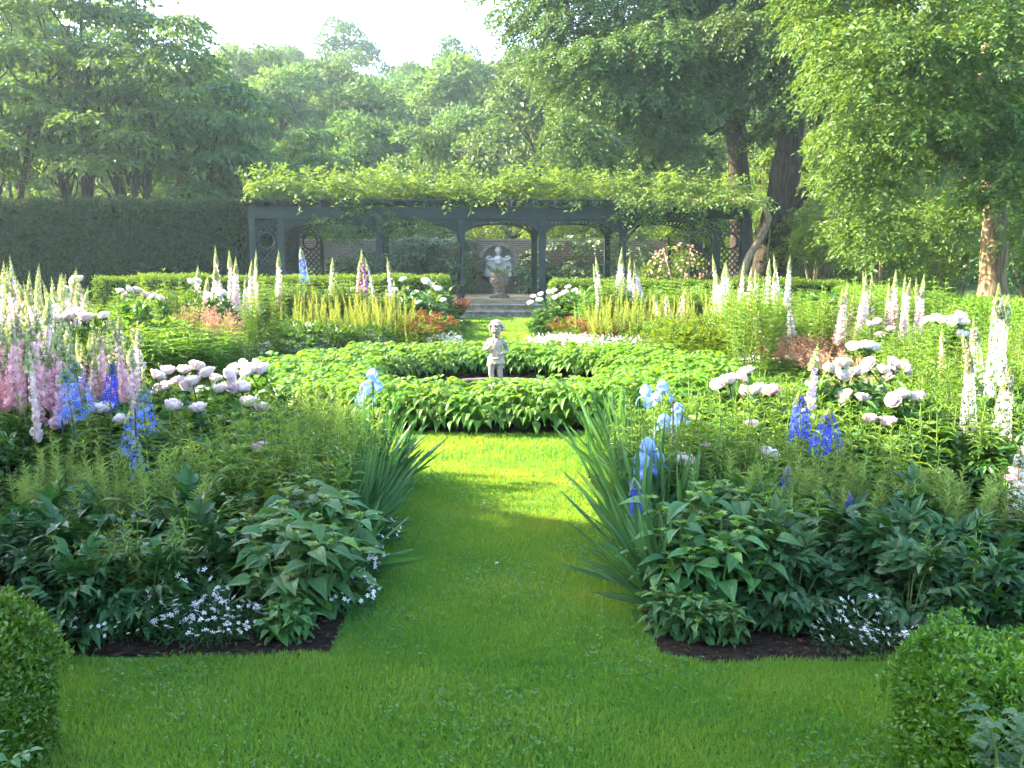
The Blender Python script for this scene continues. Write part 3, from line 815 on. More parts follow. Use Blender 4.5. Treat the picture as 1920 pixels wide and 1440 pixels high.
# ------------------------------------------------------------------ hedges
def hedge(name, label, cat, x0, x1, y0, y1, z1, mat, size, dens, ang=0.0, org=(0, 0), round_=.06, faces='tfblr', nleaf=6, z0=0.0):
    """Clipped hedge: dark twiggy inside, sprigs of leaves all over its top and sides."""
    o = link(name, None, None, (org[0], org[1], 0), ang); tag(o, label, cat)
    b = MB(); g = size * 1.4 + round_ * .33
    b.box((x0 + g, y0 + g, z0 + .002), (x1 - g, y1 - g, z1 - g)); link('branches', b.mesh('branches', M['core']), o)
    b = MB()
    Lx, Ly, Lz = x1 - x0, y1 - y0, z1 - z0
    def side(n, fn, nv):
        a_, c_ = rng.random(n), rng.random(n)
        P = fn(a_, c_); Nn = np.broadcast_to(np.array(nv, float), (n, 3)).copy()
        und = .018 * np.sin(P[:, 0] * 5.1 + P[:, 2] * 4) + .018 * np.sin(P[:, 1] * 4.3 + P[:, 0] * 2.1) + .02 * np.sin(P[:, 0] * 1.3 + P[:, 1])
        P = P + Nn * (und[:, None] * (size / .02) ** .35)
        for ax, lo, hi in ((0, x0, x1), (1, y0, y1), (2, -9, z1)):      # rounded edges
            dlo = np.clip((lo + round_ - P[:, ax]) / round_, 0, 1); dhi = np.clip((P[:, ax] - hi + round_) / round_, 0, 1)
            if nv[ax] == 0:
                P -= Nn * (round_ * (2 - np.sqrt(1 - .98 * dlo ** 2) - np.sqrt(1 - .98 * dhi ** 2)))[:, None]
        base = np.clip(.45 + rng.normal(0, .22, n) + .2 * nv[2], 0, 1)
        for k in range(nleaf):
            d = Nn * .6 + np.array([0, 0, .35]) + jit(n, .55)
            q = P - Nn * (size * 1.2 * rng.random(n))[:, None] + jit(n, size * .5)
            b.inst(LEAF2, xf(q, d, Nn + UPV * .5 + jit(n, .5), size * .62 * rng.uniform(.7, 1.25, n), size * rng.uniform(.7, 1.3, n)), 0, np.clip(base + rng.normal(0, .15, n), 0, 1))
    if 't' in faces: side(int(Lx*Ly*dens), lambda a, c: np.stack([x0 + a*Lx, y0 + c*Ly, np.full(len(a), z1)], 1), (0, 0, 1))
    if 'f' in faces: side(int(Lx*Lz*dens), lambda a, c: np.stack([x0 + a*Lx, np.full(len(a), y0), z0 + c*Lz], 1), (0, -1, 0))
    if 'b' in faces: side(int(Lx*Lz*dens*.5), lambda a, c: np.stack([x0 + a*Lx, np.full(len(a), y1), z0 + c*Lz], 1), (0, 1, 0))
    if 'l' in faces: side(int(Ly*Lz*dens), lambda a, c: np.stack([np.full(len(a), x0), y0 + a*Ly, z0 + c*Lz], 1), (-1, 0, 0))
    if 'r' in faces: side(int(Ly*Lz*dens), lambda a, c: np.stack([np.full(len(a), x1), y0 + a*Ly, z0 + c*Lz], 1), (1, 0, 0))
    link('leaves', b.mesh('leaves', M[mat]), o)
    return o
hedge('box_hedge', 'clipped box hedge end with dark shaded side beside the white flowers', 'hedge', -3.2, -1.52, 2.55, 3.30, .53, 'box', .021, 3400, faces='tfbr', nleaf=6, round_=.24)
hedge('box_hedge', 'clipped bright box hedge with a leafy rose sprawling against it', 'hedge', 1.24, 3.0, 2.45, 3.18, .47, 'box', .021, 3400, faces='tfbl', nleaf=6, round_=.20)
hedge('box_hedge', 'low box hedge before the left bays of the pergola', 'hedge', -10.4, -1.55, 24.5, 25.3, 1.06, 'boxfar', .05, 300, faces='tfr', round_=.12)
hedge('box_hedge', 'low box hedge before the right bays of the pergola', 'hedge', 1.0, 8.4, 24.6, 25.4, .96, 'boxfar', .05, 300, faces='tfl', round_=.12)
hedge('box_hedge', 'low sunlit box hedge under the furrowed tree trunk', 'hedge', 7.9, 8.7, 13.6, 24.5, .82, 'boxfar', .05, 300, faces='tflb', round_=.12)
hedge('yew_hedge', 'tall dark yew hedge at the foot of the tiered trees', 'hedge', -17.5, -6.75, 27.2, 28.6, 3.05, 'yew', .085, 170, faces='tfr', nleaf=9, round_=.25)

# ------------------------------------------------------------------ trees
def limb(b, a, c, r0, r1, bow=.3, n=6, sides=7):
    a = np.asarray(a, float); c = np.asarray(c, float)
    t = np.linspace(0, 1, n)[:, None]
    L = np.linalg.norm(c - a)
    off = rng.normal(0, .06 * L, (n, 3)) * np.sin(math.pi * t) + np.array([0, 0, bow * L * .3]) * np.sin(math.pi * t)
    b.tube(a + (c - a) * t + off, np.linspace(r0, r1, n), sides)

def tiered_tree(name, label, px, dist, top, rad, mat, low=3.6, stems=3, seed=0):
    """Multi-stemmed tree whose foliage lies in flat, overlapping layers."""
    base = at_z(px, 600); base = np.array([(px - 960) / F * dist, dist, 0.0])
    o = link(name, None, None, base); tag(o, label, 'tree', None)
    bt = MB(); bc = MB()
    forks = []
    for s in range(stems):
        a = 2 * math.pi * s / stems + seed
        tip = np.array([rad * .34 * math.cos(a), rad * .30 * math.sin(a), top * (.62 + .1 * (s % 2))])
        mid = np.array([.28 * math.cos(a), .25 * math.sin(a), low * .62])
        pts = [np.array([.10 * math.cos(a), .10 * math.sin(a), 0]), mid, mid * .45 + tip * .55 + rng.normal(0, .15, 3), tip]
        bt.tube(pts, [.15, .115, .08, .03], 7)
        forks.append(pts)
    nz = max(4, int((top - low) / .86))
    for i in range(nz):
        z = low + (top - low) * (i + .5) / nz
        f = (z - low) / (top - low)
        prof = rad * (1 - .25 * (1 - f) ** 2) * math.sqrt(max(.03, 1 - max(0, (f - .25) / .75) ** 2 * .95))
        npad = max(2, int(3.2 * prof))
        for k in range(npad):
            a = 2 * math.pi * (k + rng.random() * .7) / npad + i * 1.1
            rr = prof * (.45 + .5 * rng.random()) if k % 3 else prof * .3 * rng.random()
            c = np.array([rr * math.cos(a), rr * math.sin(a), z + rng.normal(0, .22)])
            pr = rng.uniform(.62, 1.15) * (.75 + .07 * rad)
            n = int(250 * pr * pr)
            th = rng.uniform(0, 6.28, n); q = np.sqrt(rng.random(n)) * pr * (1 + .18 * np.sin(th * 5 + k) + .12 * np.sin(th * 9))
            zz = .20 * pr - .34 * (q / pr) ** 2 * pr + rng.normal(0, .045, n)
            P = c + np.stack([q * np.cos(th), q * np.sin(th), zz], 1)
            tilt = np.array([c[0], c[1], 0]) / (np.linalg.norm(c[:2]) + .3) * -.10
            P[:, 2] += (P[:, :2] - c[:2]) @ tilt[:2]
            d = np.stack([np.cos(th), np.sin(th), -.25 - .5 * (q / pr) ** 2], 1) + jit(n, .45)
            bc.inst(LEAF2, xf(P, d, UPV + jit(n, .24), .115 * rng.uniform(.75, 1.3, n), .20 * rng.uniform(.7, 1.3, n)), 0,
                    np.clip(.35 + .3 * rng.random(n) + .35 * rng.normal(0, .4), 0, 1))
            if k % 2 == 0:
                fk = forks[(i + k) % stems]
                src = fk[1] * (1 - min(.95, f * .9)) + fk[3] * min(.95, f * .9)
                if src[2] > z - .3: src = fk[1] + (fk[2] - fk[1]) * max(.05, (z - .6 - fk[1][2]) / (fk[3][2] - fk[1][2]))
                limb(bt, src, c - np.array([0, 0, .05]), .045, .012, .05, 5, 5)
    link('trunk', bt.mesh('trunk', M['bark'], True), o)
    link('crown', bc.mesh('crown', M[mat]), o)
    return o
tiered_tree('tiered_tree', 'layered tree with forked stems at the left edge of the photo', 20, 30.5, 9.6, 2.9, 't_left2', 3.5, 3, .4)
tiered_tree('tiered_tree', 'tallest layered tree with dark upright stems above the yew hedge', 160, 32.0, 11.2, 3.1, 't_left', 4.2, 4, 1.0)
tiered_tree('tiered_tree', 'layered tree with crossing low branches over the brownish gap in the yew hedge', 262, 30.5, 7.8, 2.9, 't_left2', 3.9, 4, 2.1)
tiered_tree('tiered_tree', 'broad dark green layered tree whose top meets the pale hill', 365, 33.5, 9.4, 2.7, 't_left', 3.3, 3, .2)
tiered_tree('tiered_tree', 'round topped layered tree just left of the pergola end', 450, 32.5, 6.9, 2.4, 't_left', 2.6, 3, 1.3)
tiered_tree('tiered_tree', 'low spreading layered tree behind the left end of the pergola roof', 575, 35.0, 6.0, 2.5, 't_left', 2.2, 3, 2.6)
tiered_tree('tiered_tree', 'far layered tree showing between the two tallest ones', 270, 39.0, 12.6, 3.4, 't_left', 4.5, 3, 2.0)
tiered_tree('tiered_tree', 'far layered tree whose top leaves the frame in the corner', 70, 40.0, 14.0, 3.6, 't_left', 4.0, 3, 3.0)
tiered_tree('tiered_tree', 'leafy tree standing in shade left of the entrance lawn', -470, 24.0, 8.5, 2.6, 't_left', 3.2, 3, 1.8)

def big_tree(name, label, trunk, trad, limbs, lobes, mat, bark, lw=.065, ll=.13, per=7.5, slen=.62, n=14, droop=.7):
    o = link(name, None); tag(o, label, 'tree')
    b = MB(); T = np.array(trunk)
    tt = np.linspace(0, len(T) - 1, 6 * len(T)); i0 = np.clip(tt.astype(int), 0, len(T) - 2); fr = (tt - i0)[:, None]
    Tm = T[i0] * (1 - fr) + T[i0 + 1] * fr
    Tm[1:-1] = (Tm[:-2] + Tm[1:-1] * 2 + Tm[2:]) / 4
    b.tube(Tm, np.interp(tt, range(len(T)), trad) * (1 + .05 * np.sin(tt * 5)), 14)
    for a, c, r0, r1 in limbs: limb(b, a, c, r0, r1, .15, 9, 8)
    link('trunk', b.mesh('trunk', M[bark], True), o)
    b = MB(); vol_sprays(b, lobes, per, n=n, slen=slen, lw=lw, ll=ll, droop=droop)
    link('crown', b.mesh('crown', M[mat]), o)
    return o
def lob(lst, ry=1.0):
    out = []
    for (px, py, y, rx, rz) in lst:
        p = at_y(px, py, y)
        for k in range(5):
            f = rng.uniform(.42, .66)
            u = rng.normal(0, 1, 3); u /= np.linalg.norm(u)
            out.append((p[0] + u[0] * rx * .62, p[1] + u[1] * rx * .62, p[2] + u[2] * rz * .7, rx * f, rx * f * .9 * ry, rz * f * .8))
    return out
# furrowed trunk near the right edge
A = lob([(1640,250,18.2,.9,.7),(1622,335,18.4,.65,.5),(1690,190,17.6,1.3,.9),(1650,70,17.8,1.5,1.0),(1790,90,17.6,1.5,1.0),(1760,265,18.8,1.0,.6),
         (1885,190,18.3,1.2,.8),(1960,310,18.3,1.0,.8),(1640,425,18.8,.75,.42),(1620,440,19.2,.45,.3),(1880,340,17.9,.65,.5),(1950,440,18.2,.7,.55),
         (1600,140,18.8,.85,.7),(1700,-60,18.4,2.0,1.2),(1900,-50,19.2,2.0,1.3),(1575,50,19.4,.9,.8),(1870,60,18.2,1.3,.8),(1650,320,19.2,.8,.45),(1780,400,20.4,.9,.45),
         (1700,460,20.5,.8,.35),(1820,250,21.2,1.6,.9),(1700,300,22.2,1.4,.9),(1950,150,22.0,1.8,1.2),(1800,50,22.5,2.0,1.2),(2050,100,20,1.8,1.4),(2040,330,20,1.3,1.0)])
tx = lambda px, py, y: at_y(px, py, y)
base = np.array([(1856 - 960) / F * 19.6, 19.6, 0.0])
big_tree('drooping_tree', 'tree with a pale furrowed trunk and sunlit drooping boughs near the right edge',
         [base, tx(1862, 520, 19.6), tx(1866, 400, 19.6), tx(1855, 250, 19.6), tx(1850, 120, 19.7), tx(1870, 0, 19.8), tx(1870, -120, 19.9)],
         [.33, .27, .225, .18, .16, .12, .05],
         [(tx(1858, 330, 19.6), tx(1680, 270, 18.2), .09, .02), (tx(1852, 250, 19.6), tx(1700, 190, 17.8), .09, .02), (tx(1852, 180, 19.6), tx(1960, 130, 18.6), .09, .02),
          (tx(1866, 330, 19.6), tx(1960, 300, 18.4), .07, .02), (tx(1850, 120, 19.7), tx(1650, 60, 18.0), .09, .02), (tx(1862, 300, 19.6), tx(1800, 340, 20.4), .06, .02), (tx(1855, 280, 19.6), tx(1600, 240, 18.4), .08, .015)],
         A, 't_right', 'barklight', per=10, slen=.45, lw=.06, ll=.12)
# dark leaning trunk that forks beside the pergola end
Bl = lob([(1440,60,29.5,1.7,1.0),(1505,130,29,1.2,.8),(1545,40,28.4,1.6,1.1),(1500,205,28.6,.85,.6),(1425,150,29.6,1.1,.7),(1450,-60,29.5,2.2,1.4),(1580,-50,28.6,2.0,1.3),
          (1590,130,28,1.1,.8),(1425,235,31.4,.8,.45),(1520,-130,30,2.6,1.6),(1480,20,32,2.2,1.3),(1580,60,32,2.0,1.2),(1540,200,32,1.3,.9),(1470,290,32,.6,.4)])
base = np.array([(1432 - 960) / F * 30.5, 30.5, 0.0])
big_tree('dark_trunk_tree', 'tall tree with a thick dark leaning trunk beside the pergola end',
         [base, tx(1446, 470, 30.5), tx(1462, 380, 30.5), tx(1476, 310, 30.5), tx(1484, 240, 30.5), tx(1500, 160, 30.5), tx(1520, 60, 30.6), tx(1530, -80, 30.8)],
         [.58, .50, .45, .44, .36, .30, .24, .08],
         [(tx(1462, 400, 30.5), tx(1545, 345, 30.0), .26, .12), (tx(1545, 345, 30.0), tx(1600, 280, 29.4), .13, .04), (tx(1486, 230, 30.5), tx(1430, 120, 30), .14, .03), (tx(1500, 160, 30.5), tx(1580, 90, 29), .13, .03), (tx(1490, 200, 30.5), tx(1500, 130, 29), .1, .02)],
         Bl, 't_dark', 'bark', per=9, slen=.6, lw=.08, ll=.155)
Cl = lob([(1020,40,31.5,1.5,1.1),(1005,-40,32,1.7,1.2),(1110,85,30.5,1.8,1.1),(1050,140,31.3,1.1,.75),(1185,40,30.5,1.9,1.2),(1190,145,30.4,1.6,.9),(1270,90,30.4,1.9,1.1),(1285,200,31,1.5,.9),
          (1340,20,31.2,1.9,1.2),(1205,235,31.2,1.3,.75),(1255,285,32,1.1,.6),(1080,-90,32.5,2.3,1.5),(1250,-110,33.5,2.5,1.6),(1185,305,33,.9,.45),(1400,-100,33,2.3,1.5),(1345,150,32.6,1.2,.8),(1130,200,32.6,1.2,.7),
          (1090,235,29.6,.75,.6),(1065,275,29.6,.6,.5),(1115,300,30,.7,.4),(1170,180,29.6,.6,.5),(1150,0,35,2.2,1.4),(1280,40,36,2.3,1.5),(1230,160,36,2,1.2),(1080,120,36,1.8,1.1),(1390,80,36,2,1.3)])
base = np.array([(1392 - 960) / F * 33.5, 33.5, 0.0])
big_tree('dark_trunk_tree', 'great dark crowned tree with straight trunk rising behind the pergola roof',
         [base, tx(1390, 430, 33.5), tx(1385, 320, 33.5), tx(1378, 220, 33.5), tx(1380, 120, 33.5), tx(1370, 20, 33.6), tx(1350, -120, 33.8)],
         [.46, .38, .35, .32, .28, .22, .08],
         [(tx(1378, 215, 33.5), tx(1300, 130, 32), .16, .04), (tx(1380, 170, 33.5), tx(1200, 90, 31.5), .16, .03), (tx(1380, 110, 33.5), tx(1060, 60, 32), .15, .03), (tx(1380, 140, 33.5), tx(1430, 40, 32), .14, .03), (tx(1379, 230, 33.5), tx(1250, 270, 32.2), .09, .02), (tx(1250, 230, 32.3), tx(1090, 250, 30), .05, .015)],
         Cl, 't_dark', 'bark', per=9, slen=.6, lw=.08, ll=.155)

# saplings and shrubs behind the right hand hedge
def shrub(label, px, dist, h, r, mat='under', name='young_tree', nst=3, per=7.5, lw=.07, ll=.13, cat='shrub', seed=None):
    x = (px - 960) / F * dist
    o = link(name, None, None, (x, dist, 0)); tag(o, label, cat)
    b = MB(); lb = []
    for s in range(nst):
        a = 6.28 * s / nst + rng.random(); q = r * .5
        tip = np.array([q * math.cos(a), q * math.sin(a), h * rng.uniform(.7, .95)])
        b.tube([(.05 * math.cos(a), .05 * math.sin(a), 0), tip * .4 + rng.normal(0, .08, 3), tip], [.06, .045, .015], 6)
    for k in range(int(5 + 4 * r)):
        a = rng.uniform(0, 6.28); z = h * rng.uniform(.22, .95); q = r * math.sqrt(max(.05, 1 - ((z / h - .45) / .6) ** 2)) * rng.uniform(.2, .85)
        s_ = r * rng.uniform(.32, .52)
        lb.append((q * math.cos(a), q * math.sin(a), z, s_, s_, s_ * .65))
    link('stems', b.mesh('stems', M['barklight'], True), o)
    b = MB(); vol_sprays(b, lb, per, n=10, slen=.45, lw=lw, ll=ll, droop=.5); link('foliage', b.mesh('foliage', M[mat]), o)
    return o
for lab, px, dist, h, r, mt in (
    ('bright green sapling right of the dark leaning trunk', 1545, 29.0, 3.4, 1.5, 'under'),
    ('bushy lime green shrub between the two right hand trunks', 1635, 27.5, 2.6, 1.7, 'under'),
    ('tall pale sapling with thin stems under the drooping boughs', 1700, 30.0, 4.2, 1.8, 'under'),
    ('thin stemmed sapling just left of the furrowed trunk', 1785, 27.0, 3.6, 1.6, 'under'),
    ('dark shrub just right of the furrowed trunk', 1930, 26.0, 3.4, 1.7, 't_dark'),
    ('pale green bush filling the gap between the two dark trunks', 1425, 40.0, 6.2, 2.3, 'under'),
    ('bright bush behind the dark leaning trunk', 1520, 42.0, 7.2, 2.6, 'under'),
    ('dark bush far under the drooping boughs', 1640, 36.0, 5.0, 2.4, 't_dark'),
    ('dark bush deep behind the furrowed trunk', 1800, 36.0, 5.2, 2.6, 't_dark'),
    ('shady bush at the right edge behind the box hedge', 1990, 31.0, 4.6, 2.4, 't_dark'),
    ('bush above the brick wall left of the niche', 790, 38.5, 3.2, 1.9, 't_dark'),
    ('sunny bush above the brick wall over the niche', 900, 39.0, 2.9, 1.5, 'under'),
    ('bush with yellow green leaves above the wall right of the niche', 1060, 38.5, 3.1, 1.7, 'under'),
    ('dark bush behind the wall under the dense right bays', 1190, 39.0, 3.4, 1.9, 't_dark'),
    ('bush behind the left end bay of the pergola', 600, 37.5, 3.0, 1.9, 'under'),
    ('dark bush behind the left end of the brick wall', 690, 38.0, 3.4, 1.9, 't_dark'),
    ('sunlit bush behind the right end of the pergola', 1300, 37.0, 3.3, 1.8, 'under')):
    shrub(lab, px, dist, h, r, mt)

# ------------------------------------------------------------------ wood on the hill: trees of four shapes, each an individual
def hill_proto(h, r, mat, seed, tall=.62):
    bt = MB(); bc = MB()
    bt.tube([(0, 0, -1.0), (.1, 0, h * .3), (0, .1, h * .7), (0, 0, h * .92)], [.28, .22, .14, .04], 6)
    for k in range(46):
        z = h * rng.uniform(.10, .97); f = (z / h - .5) / .52
        q = r * math.sqrt(max(.02, 1 - f * f)) * rng.uniform(.3, .9); a = rng.uniform(0, 6.28)
        c = np.array([q * math.cos(a), q * math.sin(a), z]); s = rng.uniform(.24, .42) * r
        if k % 3 == 0: limb(bt, (0, 0, z * .75), c, .08, .02, .1, 4, 4)
        n = int(150 * s * s / 1.1)
        u = sphere_dirs(n); u[:, 2] = np.abs(u[:, 2]) * .9 - .25 * rng.random(n)
        P = c + u * np.array([s, s, s * .95]) * rng.uniform(.6, 1.05, n)[:, None]
        bc.inst(LEAF2, xf(P, u + jit(n, .6) - UPV * .2, u + UPV * .6 + jit(n, .5), .21 * rng.uniform(.7, 1.4, n), .34 * rng.uniform(.7, 1.4, n)), 0,
                np.clip(.4 + .25 * rng.normal(0, 1) + rng.normal(0, .2, n), 0, 1))
    return dict(name='hill_tree', mesh=None, cat='tree', kids=[('trunk', bt.mesh('trunk', M['bark'], True), None, None, None), ('crown', bc.mesh('crown', M[mat]), None, None, None)])
HP = [hill_proto(11, 4.0, 't_hill', 1), hill_proto(10, 3.6, 't_hill', 2), hill_proto(12.5, 3.5, 't_dark', 3), hill_proto(9.5, 3.8, 't_hill2', 4)]
HLAB = ['round crowned tree in the hazy wood on the hill', 'round crowned tree in the hazy wood on the hill', 'tall dark tree in the hazy wood on the hill', 'pale straw green tree in the hazy wood on the hill']
for row, D in enumerate((47, 54, 62, 71, 81, 93, 107)):
    half = (980 / F) * D + 6
    step = 4.1 + .012 * D
    x = -half + rng.random() * 3
    while x < half:
        y = D + rng.normal(0, 1.6); px = 960 + x / y * F
        ok = True
        t = int(rng.choice([0, 1, 2, 3], p=[.40, .30, .18, .12]))
        s = rng.uniform(.72, 1.18)
        if row == 0: s *= .72
        if row == 1: s *= .86
        if row >= 4: s = .80 + .20 * (s - .72) / .46
        if row >= 5: s *= np.interp(px, [300, 520, 640, 740, 812, 880, 1100], [.95, 1.08, 1.08, 1.0, .78, 1.0, .95])
        plant(HP[t], (x, y, float(hill_h(np.array(x), np.array(y))) - .2), rng.uniform(0, 6.28), (s, s, s * rng.uniform(.92, 1.08)), HLAB[t], 'trees of the wood on the hill')
        x += step * rng.uniform(.75, 1.25)

# ------------------------------------------------------------------ trees left of the entrance lawn (they shade the foreground)
for lab, x, y, h, r in (('dense round tree shading the entrance lawn, middle one', -10.5, -.4, 11.0, 3.3), ('dense round tree shading the entrance lawn, farthest along the border', -10.5, 4.5, 11.4, 3.0), ('dense round tree shading the entrance lawn, behind the camera', -12.5, -5.0, 10.5, 3.8)):
    o = link('shade_tree', None, None, (x, y, 0)); tag(o, lab, 'tree')
    b = MB(); b.tube([(0, 0, 0), (.1, .05, h * .3), (0, 0, h * .8)], [.3, .24, .08], 8); link('trunk', b.mesh('trunk', M['bark'], True), o)
    lb = []
    for k in range(64):
        z = h * rng.uniform(.06, .97); f = (z / h - .48) / .56; q = r * math.sqrt(max(.02, 1 - f * f)) * rng.uniform(.2, .9); a = rng.uniform(0, 6.28)
        lb.append((q * math.cos(a), q * math.sin(a), z, 1.15, 1.15, .8))
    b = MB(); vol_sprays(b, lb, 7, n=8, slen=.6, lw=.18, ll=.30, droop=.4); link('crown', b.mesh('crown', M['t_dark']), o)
# ------------------------------------------------------------------ plant kinds
def G(px, D):
    return np.array([(px - 960) / F * D, (D - CH * SP) / CP, .012])
def clusters(b, P, D, nl, spread, length, width, tpl=LEAF4, mat=0, jt=.18, droop=.2, rn=None):
    """Compound leaves: nl leaflets fanned round each direction D."""
    N = len(P); D = nrm(D); S = nrm(np.cross(D, UPV + jit(N, .1))); Nn = np.cross(S, D)
    base = rng.random(N) if rn is None else rn
    for k in range(nl):
        th = spread * ((k / (nl - 1)) * 2 - 1) if nl > 1 else 0
        off = .28 * length * (abs(th) / max(spread, .01))
        d = D * math.cos(th) + S * math.sin(th) + jit(N, jt) - UPV * droop
        b.inst(tpl, xf(P - D * off + jit(N, .006), d, Nn + UPV * .4 + jit(N, .25), width * rng.uniform(.8, 1.2, N), length * (1 - .25 * abs(th) / max(spread, .01)) * rng.uniform(.8, 1.2, N)), mat,
               np.clip(base * .7 + .3 * rng.random(N), 0, 1))
def dome(n, r, h, low=.12, pw=.5):
    a = rng.uniform(0, 2*math.pi, n); u = rng.random(n) ** pw
    el = np.arccos(1 - u * .98) 
    z = low * h + (h - low * h) * np.cos(el) * rng.uniform(.82, 1.03, n)
    q = r * np.sin(el) * rng.uniform(.75, 1.08, n)
    P = np.stack([q * np.cos(a), q * np.sin(a), z], 1)
    Dd = np.stack([np.cos(a) * np.sin(el), np.sin(a) * np.sin(el), .25 + .5 * np.cos(el)], 1) + jit(n, .25)
    return P, Dd
def proto(name, cat, b, mats, kids=(), smooth=False):
    return dict(name=name, cat=cat, mesh=b.mesh(name, mats, smooth), kids=list(kids))

def p_peony(mat, r=.34, h=.55, n=100, ln=.115, wd=.046, pw=.6):
    b = MB(); P, D = dome(n, r, h, .10, pw)
    clusters(b, P, D, 5, 1.15, ln, wd, LEAF4, 0, .15, .22)
    clusters(b, P - D * .07 - UPV * .01, D, 4, 1.5, ln * .9, wd * .95, LEAF4, 0, .2, .25)
    for i in range(0, n, 5):
        b.tube([(P[i][0]*.15, P[i][1]*.15, 0), P[i] * .6 + np.array([0, 0, .05]), P[i]], [.005, .004, .0025], 4, 1)
    return b
def p_stems(n, r, h, levels, per, ln, wd, tpl=LANCE, up=.35, lean=.18, tip=True, top=None):
    """Upright leafy stems with whorls of leaves."""
    b = MB()
    for s in range(n):
        a = rng.uniform(0, 6.28); q = r * math.sqrt(rng.random()); hh = h * rng.uniform(.78, 1.05)
        base = np.array([q*.7*math.cos(a), q*.7*math.sin(a), 0]); tp = base + np.array([lean*hh*math.cos(a)*q/r, lean*hh*math.sin(a)*q/r, hh])
        b.tube([base, (base+tp)/2 + rng.normal(0, .01, 3), tp], [.005, .004, .003], 4, 1)
        t = np.repeat(np.linspace(.12, 1, levels), per); N = len(t)
        aa = np.tile(np.arange(per) * 2*math.pi/per, levels) + np.repeat(np.arange(levels) * 1.3, per) + rng.normal(0, .2, N)
        P = base + (tp - base) * t[:, None]
        D = np.stack([np.cos(aa), np.sin(aa), up + .9 * (t > .93)], 1) + jit(N, .15)
        sz = np.where(t > .9, .6, 1.0) * (.75 + .4 * np.sin(t * 2.6))
        b.inst(tpl, xf(P, D, UPV + jit(N, .2), wd * sz, ln * sz * rng.uniform(.8, 1.2, N)), 0, np.clip(t * .6 + .35 * rng.random(N), 0, 1))
    return b
def _veins():
    hv = HEART[0].reshape(7, 5, 3); V = []; Fc = []
    def surf(u, y):
        i = min(5, int(np.searchsorted(hv[:, 2, 1], y, 'right') - 1)); t = (y - hv[i, 2, 1]) / (hv[i+1, 2, 1] - hv[i, 2, 1])
        row = hv[i] * (1 - t) + hv[i+1] * t
        p = np.array([np.interp(u, [-1, -.5, 0, .5, 1], row[:, c]) for c in range(3)]); p[2] += .006; return p
    def strip(pts, wd):
        n = len(V)
        for (u, y) in pts:
            p = surf(u, y); V.append(p - [wd * (abs(u) < .01), 0, 0] - [0, wd * (abs(u) >= .01), 0]); V.append(p + [wd * (abs(u) < .01), 0, 0] + [0, wd * (abs(u) >= .01), 0])
        for i in range(len(pts) - 1): Fc.append((n+2*i, n+2*i+1, n+2*i+3, n+2*i+2))
    strip([(0, y) for y in (.02, .2, .4, .6, .8, .97)], .011)
    for y in (.12, .28, .44, .6):
        for s in (-1, 1): strip([(s*.02, y), (s*.45, y+.09), (s*.88, min(.95, y+.2))], .008)
    return np.array(V, float), Fc
VEINS = _veins()
def p_bigleaf():
    b = MB()
    for s in range(15):
        a = 2.4 * s; q = .24 * math.sqrt((s + .3) / 15); hh = rng.uniform(.36, .64) * (1 - .25 * q / .24)
        base = np.array([q*.6*math.cos(a), q*.6*math.sin(a), 0]); tp = np.array([q*1.25*math.cos(a), q*1.25*math.sin(a), hh])
        b.tube([base, (base+tp)/2, tp], [.006, .005, .003], 5, 1)
        lv = 5
        for i in range(lv):
            t = .22 + .72 * i / (lv - 1); p = base + (tp - base) * t
            for sd in (0, 1):
                aa = a + i * 1.57 + sd * math.pi + rng.normal(0, .25)
                d = np.array([[math.cos(aa), math.sin(aa), .12 - .5 * (1 - t) + rng.normal(0, .15)]])
                ln = .152 * (1.05 - .35 * max(0, t - .6)) * rng.uniform(.85, 1.2)
                st = p + d[0] * .035
                b.tube([p, st], [.0025, .002], 4, 1)
                X_ = xf([st], d, UPV + jit(1, .25), ln * .62, ln); r_ = rng.uniform(0, .85) if rng.random() < .94 else .97
                b.inst(HEART, X_, 0, r_); b.inst(VEINS, X_, 0, min(1, r_ + .28))
        N = 6; aa = rng.uniform(0, 6.28, N)
        b.inst(HEART, xf(np.tile(tp, (N, 1)), np.stack([np.cos(aa), np.sin(aa), np.full(N, .7)], 1), UPV + jit(N, .3), .032, .055), 0, .97)
    return b
def p_feather(n=8, h=.42, r=.13):
    b = MB()
    for s in range(n):
        a = rng.uniform(0, 6.28); q = r * math.sqrt(rng.random()); hh = h * rng.uniform(.75, 1.1)
        base = np.array([q*math.cos(a), q*math.sin(a), 0]); tp = base * 1.6 + np.array([rng.normal(0, .02), rng.normal(0, .02), hh])
        b.tube([base, tp], [.003, .0015], 4, 0, .8)
        N = 62; t = np.linspace(.1, 1, N); aa = np.arange(N) * 2.4 + rng.normal(0, .3, N)
        P = base + (tp - base) * t[:, None]
        D = np.stack([np.cos(aa), np.sin(aa), .75 + .8 * t], 1) + jit(N, .15)
        ln = .085 * (1.15 - t * .75)
        b.inst(LANCE, xf(P, D, UPV + jit(N, .3), .0062, ln * rng.uniform(.8, 1.2, N), .06), 0, np.clip(t * .8 + rng.normal(0, .1, N), 0, 1))
    return b
def _bell():
    V = []; Fc = []; S = 6
    for r_, z_ in ((.12, 0), (.36, .22), (.40, .62), (.56, 1.0)):
        for k in range(S):
            a = 2*math.pi*k/S; V.append((r_*math.cos(a), z_, r_*math.sin(a)))
    for i in range(3):
        for k in range(S): Fc.append((i*S+k, i*S+(k+1) % S, (i+1)*S+(k+1) % S, (i+1)*S+k))
    return np.array(V, float), Fc
BELL = _bell()
